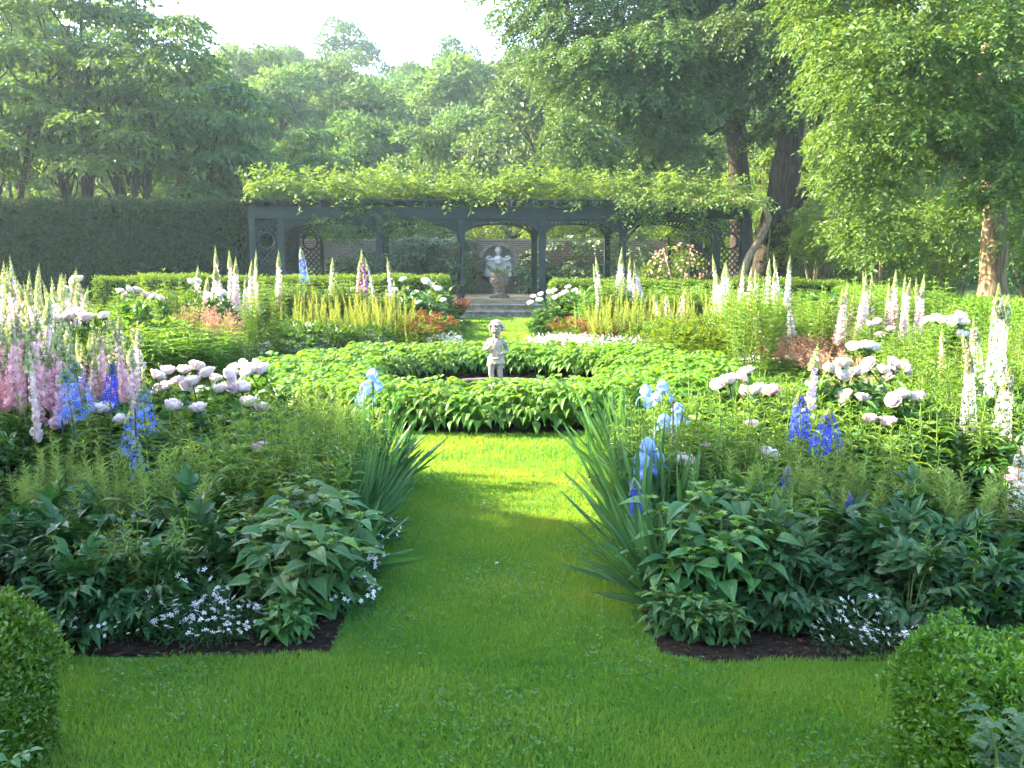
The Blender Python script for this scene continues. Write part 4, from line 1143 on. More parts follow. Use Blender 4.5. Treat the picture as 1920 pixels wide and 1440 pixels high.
def _floret():
    V = [(0, 0, 0)]; Fc = []
    for k in range(5):
        a = 2*math.pi*k/5
        for da, r_, z_ in ((-.5, .34, .10), (-.32, .92, .22), (0, 1.0, .14), (.32, .92, .22), (.5, .34, .10)):
            V.append((r_*math.cos(a+da*.9), r_*math.sin(a+da*.9), z_))
        i = 1 + k*5; Fc += [(0, i, i+1, i+2), (0, i+2, i+3, i+4)]
    return np.array(V, float)[:, [0, 2, 1]] * np.array([1, 1, -1]), Fc
FLORET = _floret()       # faces along +y of the frame
def p_spire(h=1.3, flower='foxpink', bells=True, frac=.5, lean=.03, dens=1.0, leafy=True, rad=1.0, side=True):
    b = MB()
    lx, ly = rng.normal(0, lean, 2) * h
    st = lambda t: np.stack([lx * t * t, ly * t * t, h * t], -1)
    tt = np.linspace(0, 1, 9)
    b.tube(st(tt), np.linspace(.009, .002, 9), 5, 1)
    if leafy:
        N = 34; t = rng.uniform(.03, 1 - frac, N) ** 1.25; a = rng.uniform(0, 6.28, N)
        b.inst(LANCE, xf(st(t), np.stack([np.cos(a), np.sin(a), .35 + .3 * t], 1) + jit(N, .1), UPV + jit(N, .2), .055 * (1.1 - t), .22 * (1.12 - t)), 0)
    # buds that taper to the tip
    N = int(40 * dens); t = np.linspace(1 - frac * .30, 1.0, N); a = np.arange(N) * 2.4
    rr = (.017 * (1 - (t - t[0]) / (1 - t[0] + 1e-6)) + .003) * rad
    b.inst(BELL, xf(st(t), np.stack([np.cos(a), np.sin(a), .15 + .6 * (t - t[0]) / (1 - t[0])], 1), UPV, rr * .9, rr * 1.7), 2)
    f = MB()
    if bells:
        N = int(54 * dens); t = np.linspace(1 - frac, 1 - frac * .14, N); a = np.arange(N) * 2.4 + rng.normal(0, .2, N)
        if side: a = np.where(np.sin(a) > .55, -a, a)
        q = (t - t[0]) / (t[-1] - t[0]); ln = .058 * (1.08 - .78 * q) * rad
        D = np.stack([np.cos(a), np.sin(a), -.55 + .35 * q], 1) + jit(N, .12)
        f.inst(BELL, xf(st(t), D, UPV, ln * .62, ln), 0, np.clip(q * .5 + .45 * rng.random(N), 0, 1))
    else:
        N = int(62 * dens); t = np.linspace(1 - frac, 1 - frac * .12, N); a = np.arange(N) * 2.4 + rng.normal(0, .3, N)
        q = (t - t[0]) / (t[-1] - t[0]); rr = (.050 - .030 * q) * rad
        P = st(t) + np.stack([np.cos(a) * rr, np.sin(a) * rr, np.zeros(N)], 1)
        sz = (.026 - .011 * q) * (.8 + .2 * rad)
        f.inst(FLORET, xf(P, np.stack([np.cos(a), np.sin(a), rng.normal(0, .25, N)], 1), UPV + jit(N, .3), sz, sz), 0)
    return b, f
def spire_proto(name, cat, **kw):
    fl = kw.get('flower', 'foxpink')
    b, f = p_spire(**kw)
    return proto(name, cat, b, [M['phlox'], M['stem'], M['bud']], [('flower_spike', f.mesh('flower_spike', M[fl], False), None, None, None)])
def m_bloom(mat, r=.07, openness=1.0, tint=0.0):
    """Double peony: an outer bowl of broad petals round a ruffled ball."""
    b = MB()
    nu, nv = 4, 3
    def petal(az, el, w_, l_, cup, ruff, rn):
        V = []
        for i in range(nv + 1):
            v = i / nv
            for j in range(nu + 1):
                u = j / nu - .5
                wid = w_ * (.35 + .85 * math.sin(min(1, v * .9 + .12) * math.pi * .62)) * u
                z = cup * v * v + .18 * l_ * (u * 2) ** 2 * v + ruff * math.sin(u * 13 + az * 7) * v * v
                V.append((wid, l_ * v * (1 - .12 * (u * 2) ** 4), z))
        V = np.array(V)
        c, s = math.cos(el), math.sin(el)
        y = V[:, 1] * c - V[:, 2] * s; z = V[:, 1] * s + V[:, 2] * c
        ca, sa = math.cos(az), math.sin(az)
        Pp = np.stack([V[:, 0] * -sa + y * ca, V[:, 0] * ca + y * sa, z], 1)
        Fc = [(i*(nu+1)+j, i*(nu+1)+j+1, (i+1)*(nu+1)+j+1, (i+1)*(nu+1)+j) for i in range(nv) for j in range(nu)]
        b.raw(Pp, Fc, 0, rn)
    for ring, (n, el, l_, w_) in enumerate(((7, .28, 1.0, .95), (8, .58, 1.0, .85), (8, .78, .92, .72), (7, 1.08, .82, .62), (6, 1.35, .70, .5))):
        for k in range(n):
            petal(2*math.pi*k/n + ring * .45 + rng.normal(0, .14), el * (1.15 - .15 * openness) + rng.normal(0, .10), w_ * r * rng.uniform(.85, 1.15), l_ * r * rng.uniform(.88, 1.1), .32 * r, .10 * r, np.clip(.35 + .14 * ring + rng.normal(0, .18) - tint, 0, 1))
    b.tube([(0, 0, -.16), (0, 0, -.01), (0, 0, .01)], [.004, .005, .012], 5, 1)
    N = 5; a = rng.uniform(0, 6.28, N)
    b.inst(LEAF2, xf(np.zeros((N, 3)), np.stack([np.cos(a), np.sin(a), np.full(N, -.25)], 1), UPV, .03, .05), 1)
    return b.mesh('bloom', [M[mat], M['peony']], True)
def p_iris(n=9, h=.62, lean=(0, 0)):
    b = MB()
    for s in range(n):
        u = (s - (n - 1) / 2) / n * 2
        ang = u * .62 + rng.normal(0, .08); hh = h * rng.uniform(.72, 1.08) * (1 - .22 * abs(u)); wd = .030 * rng.uniform(.85, 1.2)
        p = np.array([u * .06, rng.normal(0, .03), 0.]); d = np.array([math.sin(ang) + lean[0], rng.normal(0, .1) + lean[1], math.cos(ang)]); d /= np.linalg.norm(d)
        seg = 6; side = nrm(np.array([-d[1] + rng.normal(0, .5), d[0] + rng.normal(0, .5) , 0.]) + np.array([0, 1e-3, 0])); side = nrm(np.cross(d, side)); 
        V = []; bend = rng.uniform(.0, .35) * (1 if rng.random() < .85 else 2.6)
        for i in range(seg + 1):
            t = i / seg; w_ = wd * (.72 + .5 * t) * (1 if t < .55 else max(.02, 1 - ((t - .55) / .45) ** 1.8))
            dd = d + np.array([d[0], d[1], -1.0]) * bend * t * t
            V += [p - side * w_ / 2, p + np.cross(d, side) * w_ * .10, p + side * w_ / 2]
            p = p + nrm(dd) * hh / seg
        Fc = []
        for i in range(seg):
            a = i * 3; Fc += [(a, a+1, a+4, a+3), (a+1, a+2, a+5, a+4)]
        b.raw(V, Fc, 0, rng.random())
    return b
def m_iris_bloom(stem=.35):
    b = MB()
    def pet(az, pts, wds, rn, ruff=.006):
        V = []
        ca, sa = math.cos(az), math.sin(az)
        for i, ((q, z), w_) in enumerate(zip(pts, wds)):
            for j, u in enumerate((-1, -.5, 0, .5, 1)):
                zz = z + ruff * math.sin(u * 6 + i * 2) * (i > 0) - .25 * w_ * u * u * (1 if rn > .5 else -1)
                V.append((q * ca - u * w_ * sa, q * sa + u * w_ * ca, zz))
        n = len(pts)
        b.raw(V, [(i*5+j, i*5+j+1, (i+1)*5+j+1, (i+1)*5+j) for i in range(n-1) for j in range(4)], 0, rn)
    for k in range(3):
        a = 2*math.pi*k/3 + rng.normal(0, .1)
        pet(a, [(.004, 0), (.026, .03), (.036, .06), (.026, .088), (.006, .10)], [.008, .026, .034, .03, .014], .85)
        pet(a + 1.05, [(.006, 0), (.035, .012), (.06, -.004), (.074, -.035), (.072, -.065)], [.008, .022, .034, .036, .02], .25)
    b.tube([(0, 0, -stem), (.004, 0, -stem * .5), (0, 0, -.02), (0, 0, .005)], [.006, .0055, .006, .008], 6, 1)
    b.inst(LANCE, xf([(0, 0, -.06), (0, 0, -.10)], np.array([(.3, .1, 1.), (-.3, .2, 1.)]), np.array([(0, 1, 0.), (0, -1, 0.)]), .02, .07), 2, .5)
    return b.mesh('bloom', [M['irisp'], M['stem'], M['grey']], True)
def p_cerastium(n=40, r=.17, h=.2, sz=.0125):
    b = MB(); f = MB()
    P, D = dome(n, r, h, .35, .6)
    for i in range(n): b.tube([(P[i][0]*.5, P[i][1]*.5, 0), P[i]], [.0015, .001], 3, 0, .3)
    N = 300; Q, E = dome(N, r * .95, h * .7, .1, .6)
    b.inst(LANCE, xf(Q, E + jit(N, .5), UPV + jit(N, .3), .006, .035), 0)
    X = xf(P, UPV * .7 + np.array([0, -.7, 0]) + jit(n, .35), UPV + jit(n, .3) + np.array([0, 1, 0]), sz, sz)
    f.inst(FLORET, X)
    return b, f, X
def p_hosta():
    b = MB(); n = 74
    for s in range(n):
        a = 2.39996 * s; t = (s + .5) / n           # inner leaves upright, outer arching down
        hh = .38 - .23 * t + rng.normal(0, .025); q = .05 + .26 * math.sqrt(t)
        p0 = np.array([.03*math.cos(a), .03*math.sin(a), .02]); p1 = np.array([q*math.cos(a), q*math.sin(a), hh])
        ln = rng.uniform(.105, .150); d = np.array([[math.cos(a), math.sin(a), .42 - .95 * t + rng.normal(0, .14)]])
        b.tube([p0, (p0 + p1) / 2 + np.array([0, 0, .05]), p1], [.005, .004, .003], 4, 0, .5)
        b.inst(HOSTA, xf([p1], d, UPV + jit(1, .18), ln * .62, ln), 0, np.clip(.85 - .6 * t + rng.normal(0, .15), 0, 1))
    return b
def p_yellow(n=26, r=.24, h=.5, low=.28):
    b = MB(); P, D = dome(60, r * 1.05, low, .1, .6)
    clusters(b, P, D, 3, .9, .07, .03, LEAF2, 0)
    kids = []
    for v in range(3):
        f = MB(); N = 40; t = np.linspace(.25, 1, N); aa = np.arange(N) * 2.4
        f.inst(LEAF2, xf(np.stack([0*t, 0*t, t], 1) * .45, np.stack([np.cos(aa), np.sin(aa), .8 + 1.2 * t], 1) + jit(N, .2), UPV + jit(N, .3), .020 * (1.2 - .85*t), .050 * (1.15 - .5*t)), 0, np.clip(t + rng.normal(0, .2, N), 0, 1))
        f.tube([(0, 0, 0), (0, 0, .45)], [.003, .0015], 3, 0, .4)
        YS.append(f.mesh('spike', M['yellow']))
    for s in range(n):
        a = rng.uniform(0, 6.28); q = r * math.sqrt(rng.random()); hh = h * rng.uniform(.7, 1.15)
        kids.append(('spike', YS[-1 - s % 3], (q*math.cos(a), q*math.sin(a), hh - .45), Euler((rng.normal(0, .16), rng.normal(0, .16), 0)), rng.uniform(.7, 1.15)))
    return proto('yellow_spike_plant', 'spike plant', b, SM('phlox'), kids)
YS = []
def p_coral(n=34, r=.28, h=.55):
    b = MB(); P, D = dome(70, r, h * .45, .1, .6)
    clusters(b, P, D, 3, .8, .08, .06, LEAF4, 0)
    f = MB()
    for s in range(n):
        a = rng.uniform(0, 6.28); q = r * math.sqrt(rng.random()); hh = h * rng.uniform(.72, 1.1)
        base = np.array([q*.4*math.cos(a), q*.4*math.sin(a), h*.3]); tp = np.array([q*1.2*math.cos(a), q*1.2*math.sin(a), hh])
        b.tube([base, tp], [.002, .001], 3, 1, .6)
        N = 46; t = rng.uniform(.3, 1, N); aa = rng.uniform(0, 6.28, N)
        w_ = .055 * (1.15 - t)
        Pp = base + (tp-base)*t[:, None] + np.stack([np.cos(aa)*w_, np.sin(aa)*w_, rng.normal(0, .01, N)], 1)
        f.inst(LEAF2, xf(Pp, sphere_dirs(N), sphere_dirs(N), .012, .018), 0)
    return b, f
def p_mound(mat_n, n, r, h, ln, wd, nl=3):
    b = MB(); P, D = dome(n, r, h, .08, .7); clusters(b, P, D, nl, .9, ln, wd, LEAF2, 0); return b
def p_sedum():
    b = p_mound('x', 300, .30, .42, .06, .028)
    f = MB(); P, D = dome(75, .29, .46, .62, .55)
    clusters(f, P, D + UPV, 4, 1.3, .042, .02, LEAF2, 0)
    return b, f
SM = lambda m: [M[m], M['stem']]
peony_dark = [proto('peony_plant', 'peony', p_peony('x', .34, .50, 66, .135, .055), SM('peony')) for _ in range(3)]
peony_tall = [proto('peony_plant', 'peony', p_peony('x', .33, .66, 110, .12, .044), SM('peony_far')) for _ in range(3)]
big = [proto('broad_leaf_plant', 'leafy plant', p_bigleaf(), SM('bigleaf')) for _ in range(3)]
feath = [proto('feathery_plant', 'feathery plant', p_feather(8, .42, .12), [M['feather']]) for _ in range(3)]
feath_b = [proto('feathery_plant', 'feathery plant', p_feather(13, .66, .2), [M['feather']]) for _ in range(2)]
phlox = [proto('phlox_plant', 'phlox', p_stems(9, .22, .66, 10, 4, .105, .022), SM('phlox')) for _ in range(3)]
phlox_l = [proto('phlox_plant', 'phlox', p_stems(11, .30, .80, 10, 4, .17, .036), SM('limeleaf')) for _ in range(2)]
lily = [proto('lily_plant', 'lily', p_stems(8, .24, .72, 13, 4, .10, .018, up=.5), SM('phlox')) for _ in range(3)]
tallgreen = [proto('budding_foxglove', 'foxglove', p_stems(5, .13, 1.05, 17, 4, .085, .026, up=.7), SM('phlox')) for _ in range(3)]
fox = {c: [spire_proto('foxglove', 'foxglove', h=1.3, flower=c, frac=rng.uniform(.46, .56), dens=.66, rad=1.08, lean=.05) for _ in range(3 if c in ('foxpink', 'foxpale') else 2)] for c in ('foxpink', 'foxpale', 'foxrose', 'foxlav', 'foxpurple', 'foxwhite')}
delw = [spire_proto('delphinium', 'delphinium', h=1.5, flower='foxwhite', bells=False, frac=.55, rad=1.35, dens=1.8) for _ in range(2)]
fox_fat = {c: [spire_proto('foxglove', 'foxglove', h=1.5, flower=c, bells=True, frac=.58, rad=1.35, dens=.95, side=False, lean=.06) for _ in range(2)] for c in ('foxwhite', 'foxpale', 'foxlav')}
delb = [spire_proto('delphinium', 'delphinium', h=1.1, flower='delph', bells=False, frac=.38, rad=1.25, dens=.72, lean=.06) for _ in range(3)]
deld = [spire_proto('delphinium', 'delphinium', h=.9, flower='delphdark', bells=False, frac=.36, rad=1.2, dens=1.0, lean=.05) for _ in range(3)]
blooms = {c: [m_bloom(c, .067, 1.0, (.25 if c == 'peonyk' else 0)) for _ in range(3)] for c in ('peonyp', 'peonyw', 'peonyk')}
blooms['white'] = [m_bloom('white', .08) for _ in range(2)]
iris_b = [proto('iris_plant', 'iris', p_iris(9, .62), [M['iris']]) for _ in range(4)]
iris_bl = [m_iris_bloom(.34) for _ in range(2)]
hostas = [proto('hosta', 'hosta', p_hosta(), [M['hosta']]) for _ in range(5)]
ST = MB(); ST.inst(FLORET, xf([(0, 0, 0)], [(0, 1, 0)], UPV, 1.0, 1.0)); STAR = ST.mesh('flower', M['white'])
def starry():
    """Snow-in-summer whose every flower is a part."""
    b, f, X = p_cerastium()
    kids = []
    for m in X:
        A = m[:, :3]; sz = float(np.linalg.norm(A[:, 1]))
        e = Matrix((A / np.linalg.norm(A, axis=0)).tolist()).to_euler()
        kids.append(('flower', STAR, m[:, 3].tolist(), e, sz))
    return proto('snow_in_summer', 'white flowers', b, [M['peony']], kids)
def two(name, cat, bf, mats, part, pm):
    b, f = bf[:2]
    return proto(name, cat, b, mats, [(part, f.mesh(part, M[pm], False), None, None, None)])
cer = [starry() for _ in range(3)]
cer_far = [two('snow_in_summer', 'white flowers', p_cerastium(110, .22, .2, .016), [M['grey']], 'flowers', 'white') for _ in range(2)]
yel = [p_yellow(13, .32, .62, .42) for _ in range(3)]
cor = [two('coral_bells', 'coral bells', p_coral(), SM('phlox'), 'plumes', 'coral') for _ in range(2)]
sed = [two('sedum', 'sedum', p_sedum(), SM('under'), 'flower_heads', 'sedum') for _ in range(2)]
mnd = [proto('leafy_mound', 'leafy mound', p_mound('x', 520, .42, .62, .06, .028), SM('under')) for _ in range(2)]
mnd_d = [proto('leafy_mound', 'leafy mound', p_mound('x', 420, .40, .42, .06, .03), SM('peony_far')) for _ in range(2)]

pick = lambda l: l[int(rng.integers(len(l)))]
rz_ = lambda: float(rng.uniform(0, 6.28))
def fill(protos, n, x0, x1, y0, y1, label, group, smin=.85, smax=1.15, mind=.30, ok=None, hz=None):
    """Scatter n individuals over a rectangle, keeping them apart."""
    pts = []
    tries = 0
    while len(pts) < n and tries < n * 60:
        tries += 1
        x, y = rng.uniform(x0, x1), rng.uniform(y0, y1)
        d = math.hypot(x - RCX, y - RCY)
        if d < GRASS_R + .12: continue
        if y < 7.8 and XL(y) - .22 < x < XR(y) + .22: continue
        if y > 15 and abs(x - axis_x(y)) < 1.15: continue
        if ok is not None and not ok(x, y): continue
        if any((x - a) ** 2 + (y - c) ** 2 < mind * mind for a, c in pts): continue
        pts.append((x, y)); s = rng.uniform(smin, smax)
        plant(pick(protos), (x, y, .012), rz_(), (s, s, s * (hz(x, y) if hz else 1)), label, group)
    return pts
def at_px(protos, lst, label, group, base_h, rad_s=None):
    """Individuals given as (px, py of the top, distance); scaled to reach that height."""
    for (px, py, D) in lst:
        top = at_y(px, py, D)[2]; s = top / base_h; sx = s if rad_s is None else rad_s
        plant(pick(protos), (float((px - 960) / F * D), float(D), .012), rz_(), (sx, sx, s), label, group)
# ------------------------------------------------------------------ hostas round the pool
for r_, n, s_ in ((1.74, 27, .92), (2.05, 31, .98), (2.34, 36, 1.0), (2.62, 42, .98)):
    for k in range(n):
        a = 2 * math.pi * (k + rng.uniform(-.25, .25)) / n
        rr = r_ + rng.normal(0, .04); s = s_ * rng.uniform(.9, 1.06)
        plant(pick(hostas), (RCX + rr * math.cos(a), RCY + rr * math.sin(a), .012), rz_(), (s, s, s * rng.uniform(.95, 1.08)), 'broad leaved green hosta in the ring round the pool', 'hostas in the ring round the pool')

# ------------------------------------------------------------------ front borders
# dark peony foliage along the front
GL, GR = 'dark peony foliage without blooms along the front of the left border', 'dark peony foliage without blooms along the front of the right border'
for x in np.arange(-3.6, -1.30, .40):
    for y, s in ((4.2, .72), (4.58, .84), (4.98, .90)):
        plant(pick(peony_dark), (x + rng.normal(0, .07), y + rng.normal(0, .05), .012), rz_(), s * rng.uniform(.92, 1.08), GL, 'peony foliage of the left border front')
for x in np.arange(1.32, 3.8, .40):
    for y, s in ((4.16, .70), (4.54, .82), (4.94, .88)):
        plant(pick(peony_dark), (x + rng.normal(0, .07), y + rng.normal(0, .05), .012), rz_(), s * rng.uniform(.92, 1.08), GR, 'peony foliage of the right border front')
# broad heart-leaved plants on the corners
for (px, D, s) in ((510, 4.75, .80), (550, 4.5, .74), (595, 4.65, .76), (560, 4.95, .9), (620, 5.0, .76), (540, 4.25, .36), (600, 5.15, .85)):
    plant(pick(big), G(px, D), rz_(), s, 'drooping heart leaved plant on the corner of the left border', 'heart leaved plants on the left corner')
for (px, D, s) in ((1278, 4.65, .74), (1335, 4.55, .78), (1390, 4.65, .76), (1310, 4.85, .92), (1375, 4.95, .9), (1255, 4.32, .38), (1312, 4.25, .34), (1365, 4.22, .3)):
    plant(pick(big), G(px, D), rz_(), s, 'drooping heart leaved plant on the corner of the right border', 'heart leaved plants on the right corner')
# white snow-in-summer
for (px, D, s) in ((185, 4.27, .8), (235, 4.25, .75), (340, 4.3, .95), (375, 4.25, 1.05), (420, 4.28, 1.0), (455, 4.28, .7), (350, 4.42, 1.2)):
    plant(pick(cer), G(px, D), rz_(), s, 'white starry snow in summer at the front of the left border', 'white starry flowers, left border front')
for (px, D, s) in ((625, 4.75, 1.0), (650, 4.95, 1.0), (655, 4.6, .85), (675, 5.1, .9), (700, 5.6, .9), (688, 5.9, 1.0)):
    plant(pick(cer), G(px, D), rz_(), s, 'white starry snow in summer beside the path behind the left heart leaves', 'white starry flowers beside the left path edge')
for (px, D, s) in ((1580, 4.15, .8), (1620, 4.22, .95), (1650, 4.15, .75), (1715, 4.12, .6)):
    plant(pick(cer), G(px, D), rz_(), s, 'white starry snow in summer at the front of the right border', 'white starry flowers, right border front')
# pale feathery shoots behind the dark foliage
at_px(feath, [(20, 858, 5.5), (70, 850, 5.6), (120, 835, 5.7), (160, 852, 5.5), (200, 878, 5.2), (238, 872, 5.15), (292, 905, 5.0), (330, 890, 5.25), (375, 905, 5.05), (392, 840, 5.7), (418, 822, 5.8), (440, 830, 5.75), (35, 890, 5.2), (95, 895, 5.15), (150, 905, 5.1), (270, 862, 5.4), (345, 850, 5.6), (300, 850, 5.6)],
      'pale feathery leaved plant above the dark foliage of the left border', 'feathery plants of the left border', .42, 1.15)
at_px(feath_b, [(520, 775, 6.0), (545, 760, 6.2), (575, 745, 6.4), (605, 735, 6.5), (635, 745, 6.4), (590, 790, 5.9), (555, 810, 5.8), (625, 790, 6.0)],
      'dense feathery leaved bush between the peonies and the iris of the left border', 'feathery bushes by the left iris', .66, 1.0)
at_px(feath, [(1355, 890, 5.2), (1400, 868, 5.3), (1432, 872, 5.25), (1470, 885, 5.2), (1520, 862, 5.35), (1545, 868, 5.3), (1582, 868, 5.3), (1555, 905, 5.05), (1660, 890, 5.2), (1700, 895, 5.15), (1730, 905, 5.0), (1765, 892, 5.1), (1795, 905, 5.0), (1820, 908, 5.05), (1845, 925, 4.95), (1880, 905, 5.1), (1905, 920, 5.0), (1670, 935, 4.9), (1490, 930, 4.95), (1600, 850, 5.5), (1375, 850, 5.6)],
      'pale feathery leaved plant above the dark foliage of the right border', 'feathery plants of the right border', .42, 1.15)
at_px(feath_b, [(1330, 850, 5.7), (1300, 862, 5.6), (1420, 845, 5.7)], 'feathery leaved bush beside the blush peony of the right border', 'feathery bushes by the right iris', .66, .85)

# iris fans along the path
IL, IR = 'sword leaved iris fan leaning over the left edge of the path', 'sword leaved iris fan leaning over the right edge of the path'
def iris_fan(x, y, s, label, group, lean, bl=()):
    o = plant(pick(iris_b), (x, y, .012), rng.normal(0, .5), s, label, group)
    o.rotation_euler = (rng.normal(0, .08), lean, rng.normal(0, .5))
    return o
for i in range(22):
    y = rng.uniform(5.5, 7.25); iris_fan(XL(y) - .06 - .30 * rng.random(), y, rng.uniform(.85, 1.15) * (.82 if y < 6 else 1), IL, 'iris fans on the left path edge', rng.uniform(-.05, .42))
for i in range(5):
    y = rng.uniform(5.0, 5.7); iris_fan(XL(y) - .05 - .12 * rng.random(), y, rng.uniform(.6, .8), IL, 'iris fans on the left path edge', rng.uniform(.6, 1.1))
for i in range(30):
    y = rng.uniform(5.1, 7.35); iris_fan(XR(y) + .05 + .36 * rng.random(), y, rng.uniform(.95, 1.2), IR, 'iris fans on the right path edge', -rng.uniform(-.12, .34))
for i in range(9):
    y = rng.uniform(4.4, 5.2); iris_fan(XR(y) + .06 + .15 * rng.random(), y, rng.uniform(.7, .95), IR, 'iris fans on the right path edge', -rng.uniform(.25, .85))
for (px, py, D, lab) in ((687, 716, 7.1, 'left iris with a pale blue bloom, the taller one nearest the path'), (668, 744, 6.9, 'left iris with a pale blue bloom, the lower one'),
                         (1226, 738, 7.1, 'topmost pale blue iris bloom over the right iris leaves'), (1202, 748, 7.2, 'half hidden pale blue iris bloom beside the topmost one'), (1266, 786, 6.3, 'pale blue iris bloom with a brown spent flower beside it'),
                         (1230, 806, 6.2, 'full pale blue iris bloom in the middle of the right iris leaves'), (1213, 852, 5.6, 'large pale blue iris bloom beside the blush peony, upper'), (1200, 880, 5.5, 'lowest pale blue iris bloom beside the blush peony'), (1228, 876, 5.6, 'pale blue iris bloom between the lowest iris and the blush peony')):
    p = at_y(px, py, D)
    o = link('iris_plant', pick(iris_b)['mesh'], None, (p[0] + .03, p[1], .012), rz_(), .62); tag(o, lab, 'iris')
    st = MB(); st.tube([(0, 0, 0), ((p[0]-p[0]-.015)/.62, 0, (p[2]-.3)/.62), (-.03/.62, 0, (p[2]-.1)/.62)], [.009, .008, .007], 6)
    link('flower_stem', st.mesh('flower_stem', M['stem'], True), o)
    link('bloom', pick(iris_bl), o, ((-.03) / .62, 0, (p[2] - .012) / .62), rz_(), 1.0 / .62)

# ------------------------------------------------------------------ peonies in bloom (each bloom a part of its plant)
def peonies(lst, D0, D1, colour, label, group, s=1.0, protos=peony_tall, per=4, foot=None):
    lst = sorted(lst)
    for i in range(0, len(lst), per):
        g = lst[i:i+per]
        W = [at_y(q[0], q[1], q[2] if len(q) > 2 else rng.uniform(D0, D1)) for q in g]
        c = np.mean(W, 0); top = max(q[2] for q in W)
        sc_ = np.array([s, s, max(.35, (top - .07) / .66)])
        rz = rz_()
        if foot: c = c + np.array([foot, 0, 0])
        o = link('peony_plant', pick(protos)['mesh'], None, (c[0], c[1] + .05, .012), rz, sc_)
        tag(o, label, 'peony', group)
        for q, p in zip(g, W):
            col = q[3] if len(q) > 3 else colour
            dx, dy = p[0] - c[0], p[1] - c[1] - .05
            lx, ly = dx * math.cos(-rz) - dy * math.sin(-rz), dx * math.sin(-rz) + dy * math.cos(-rz)
            bl = link('bloom', pick(blooms[col]), o, (lx / sc_[0], ly / sc_[1], (p[2] - .012) / sc_[2]))
            f = rng.uniform(.88, 1.12) * (q[4] if len(q) > 4 else 1)
            bl.scale = (f / sc_[0], f / sc_[1], f / sc_[2])
            bl.rotation_euler = (rng.normal(.25, .3), rng.normal(0, .3), rng.uniform(0, 6.28))
n0 = None
peonies([(292, 712), (315, 702), (345, 700), (368, 694), (390, 706), (338, 722), (312, 730), (362, 722), (300, 738), (402, 716), (412, 736), (430, 728), (442, 700), (425, 708), (378, 738), (337, 746), (455, 733), (350, 734)], 6.8, 7.4, 'peonyp', 'blush peony in the thick bank of blooms in the left border', 'blush peonies of the left border', per=4)
peonies([(456, 694), (478, 690), (494, 700), (470, 702)], 7.0, 7.3, 'peonyp', 'pink tinged peony just right of the thick bank, left border', None, per=4)
peonies([(324, 768), (374, 772)], 6.3, 6.4, 'peonyp', 'peony with two large white blooms below the thick bank, left border', None, per=2)
peonies([(466, 762), (487, 770)], 6.4, 6.6, 'peonyp', 'peony with two blooms above the lone pink one, left border', None, per=2)
peonies([(488, 848, 5.75, 'peonyk', 1.0)], 5.7, 5.8, 'peonyk', 'lone pink and white peony bloom low in the left border', None, per=1, s=.8)
peonies([(115, 796, 6.3, 'peonyk', .9), (205, 770, 6.6), (182, 775, 6.5), (232, 790, 6.2, 'peonyp', .9)], 6.3, 6.6, 'peonyp', 'peony partly hidden behind the blue delphiniums, left border', None, per=4)
peonies([(1350, 728), (1368, 720), (1386, 712), (1402, 702, 7.4, 'peonyw'), (1395, 742), (1412, 745), (1420, 738), (1450, 738, 6.9, 'peonyk'), (1435, 742)], 6.8, 7.2, 'peonyp', 'blush peony left of the lavender foxglove, right border', 'blush peonies left of the lavender foxglove', per=5)
peonies([(1555, 698), (1580, 690), (1605, 704), (1630, 692), (1575, 708), (1585, 745), (1592, 752)], 6.9, 7.3, 'peonyw', 'white peony right of the lavender foxglove, right border', 'white peonies right of the lavender foxglove', per=4)
peonies([(1672, 690), (1690, 694), (1668, 712), (1655, 702), (1676, 756, 6.4, 'peonyp'), (1692, 748, 6.4, 'peonyp'), (1720, 752, 6.4, 'peonyw'), (1617, 752, 6.6, 'peonyw', .8)], 6.9, 7.2, 'peonyw', 'tall white peony by the leafy upright stem, right border', 'tall white peonies of the right border', per=4)
peonies([(1631, 792, 6.0, 'peonyk', .85), (1662, 799, 6.0, 'peonyk', .85)], 6, 6, 'peonyk', 'peony with two pink cupped blooms side by side', None, per=2)
peonies([(1279, 874, 5.55, 'peonyp', 1.25), (1319, 846, 5.75, 'peonyk', .8)], 5.5, 5.6, 'peonyp', 'peony with a large blush bloom beside the iris and a pink one behind', None, per=2, s=.8)
peonies([(1433, 860, 5.6, 'peonyp', 1.0)], 5.6, 5.6, 'peonyp', 'peony with a single pale bloom above the feathery plants, right border', None, per=1, s=.8)
peonies([(1410, 804, 6.2, 'peonyp', .9)], 6.2, 6.2, 'peonyp', 'peony with one small blush bloom low among green leaves, right border', None, per=1, s=.8)
peonies([(225, 550), (242, 547), (258, 548), (270, 556), (300, 563), (287, 560), (235, 556)], 13, 13.6, 'peonyw', 'white peony with dark leaves before the low hedge, left far border', 'white peonies of the left far border', per=4, s=1.25)
peonies([(140, 534), (148, 528), (137, 550), (128, 547)], 11.2, 11.8, 'peonyp', 'tall pale peony among the left foxgloves', None, per=4)
peonies([(130, 598), (147, 592), (155, 604), (122, 612), (140, 616), (112, 604), (195, 598), (165, 600)], 9.0, 9.6, 'peonyp', 'sunlit blush peony among the left foxgloves', 'blush peonies among the left foxgloves', per=4)
peonies([(358, 534), (370, 530), (412, 556), (418, 552), (404, 550), (390, 560)], 15.2, 16, 'white', 'white peony under the tall white foxgloves, left far border', 'white peonies under the tall foxgloves', per=3, s=1.2)
peonies([(756, 527), (763, 545), (740, 548), (749, 567), (780, 552), (765, 556), (733, 552)], 19.2, 19.8, 'white', 'white globe peony behind the yellow spikes, left of the path', 'white peonies behind the yellow spikes', per=4, s=1.5)
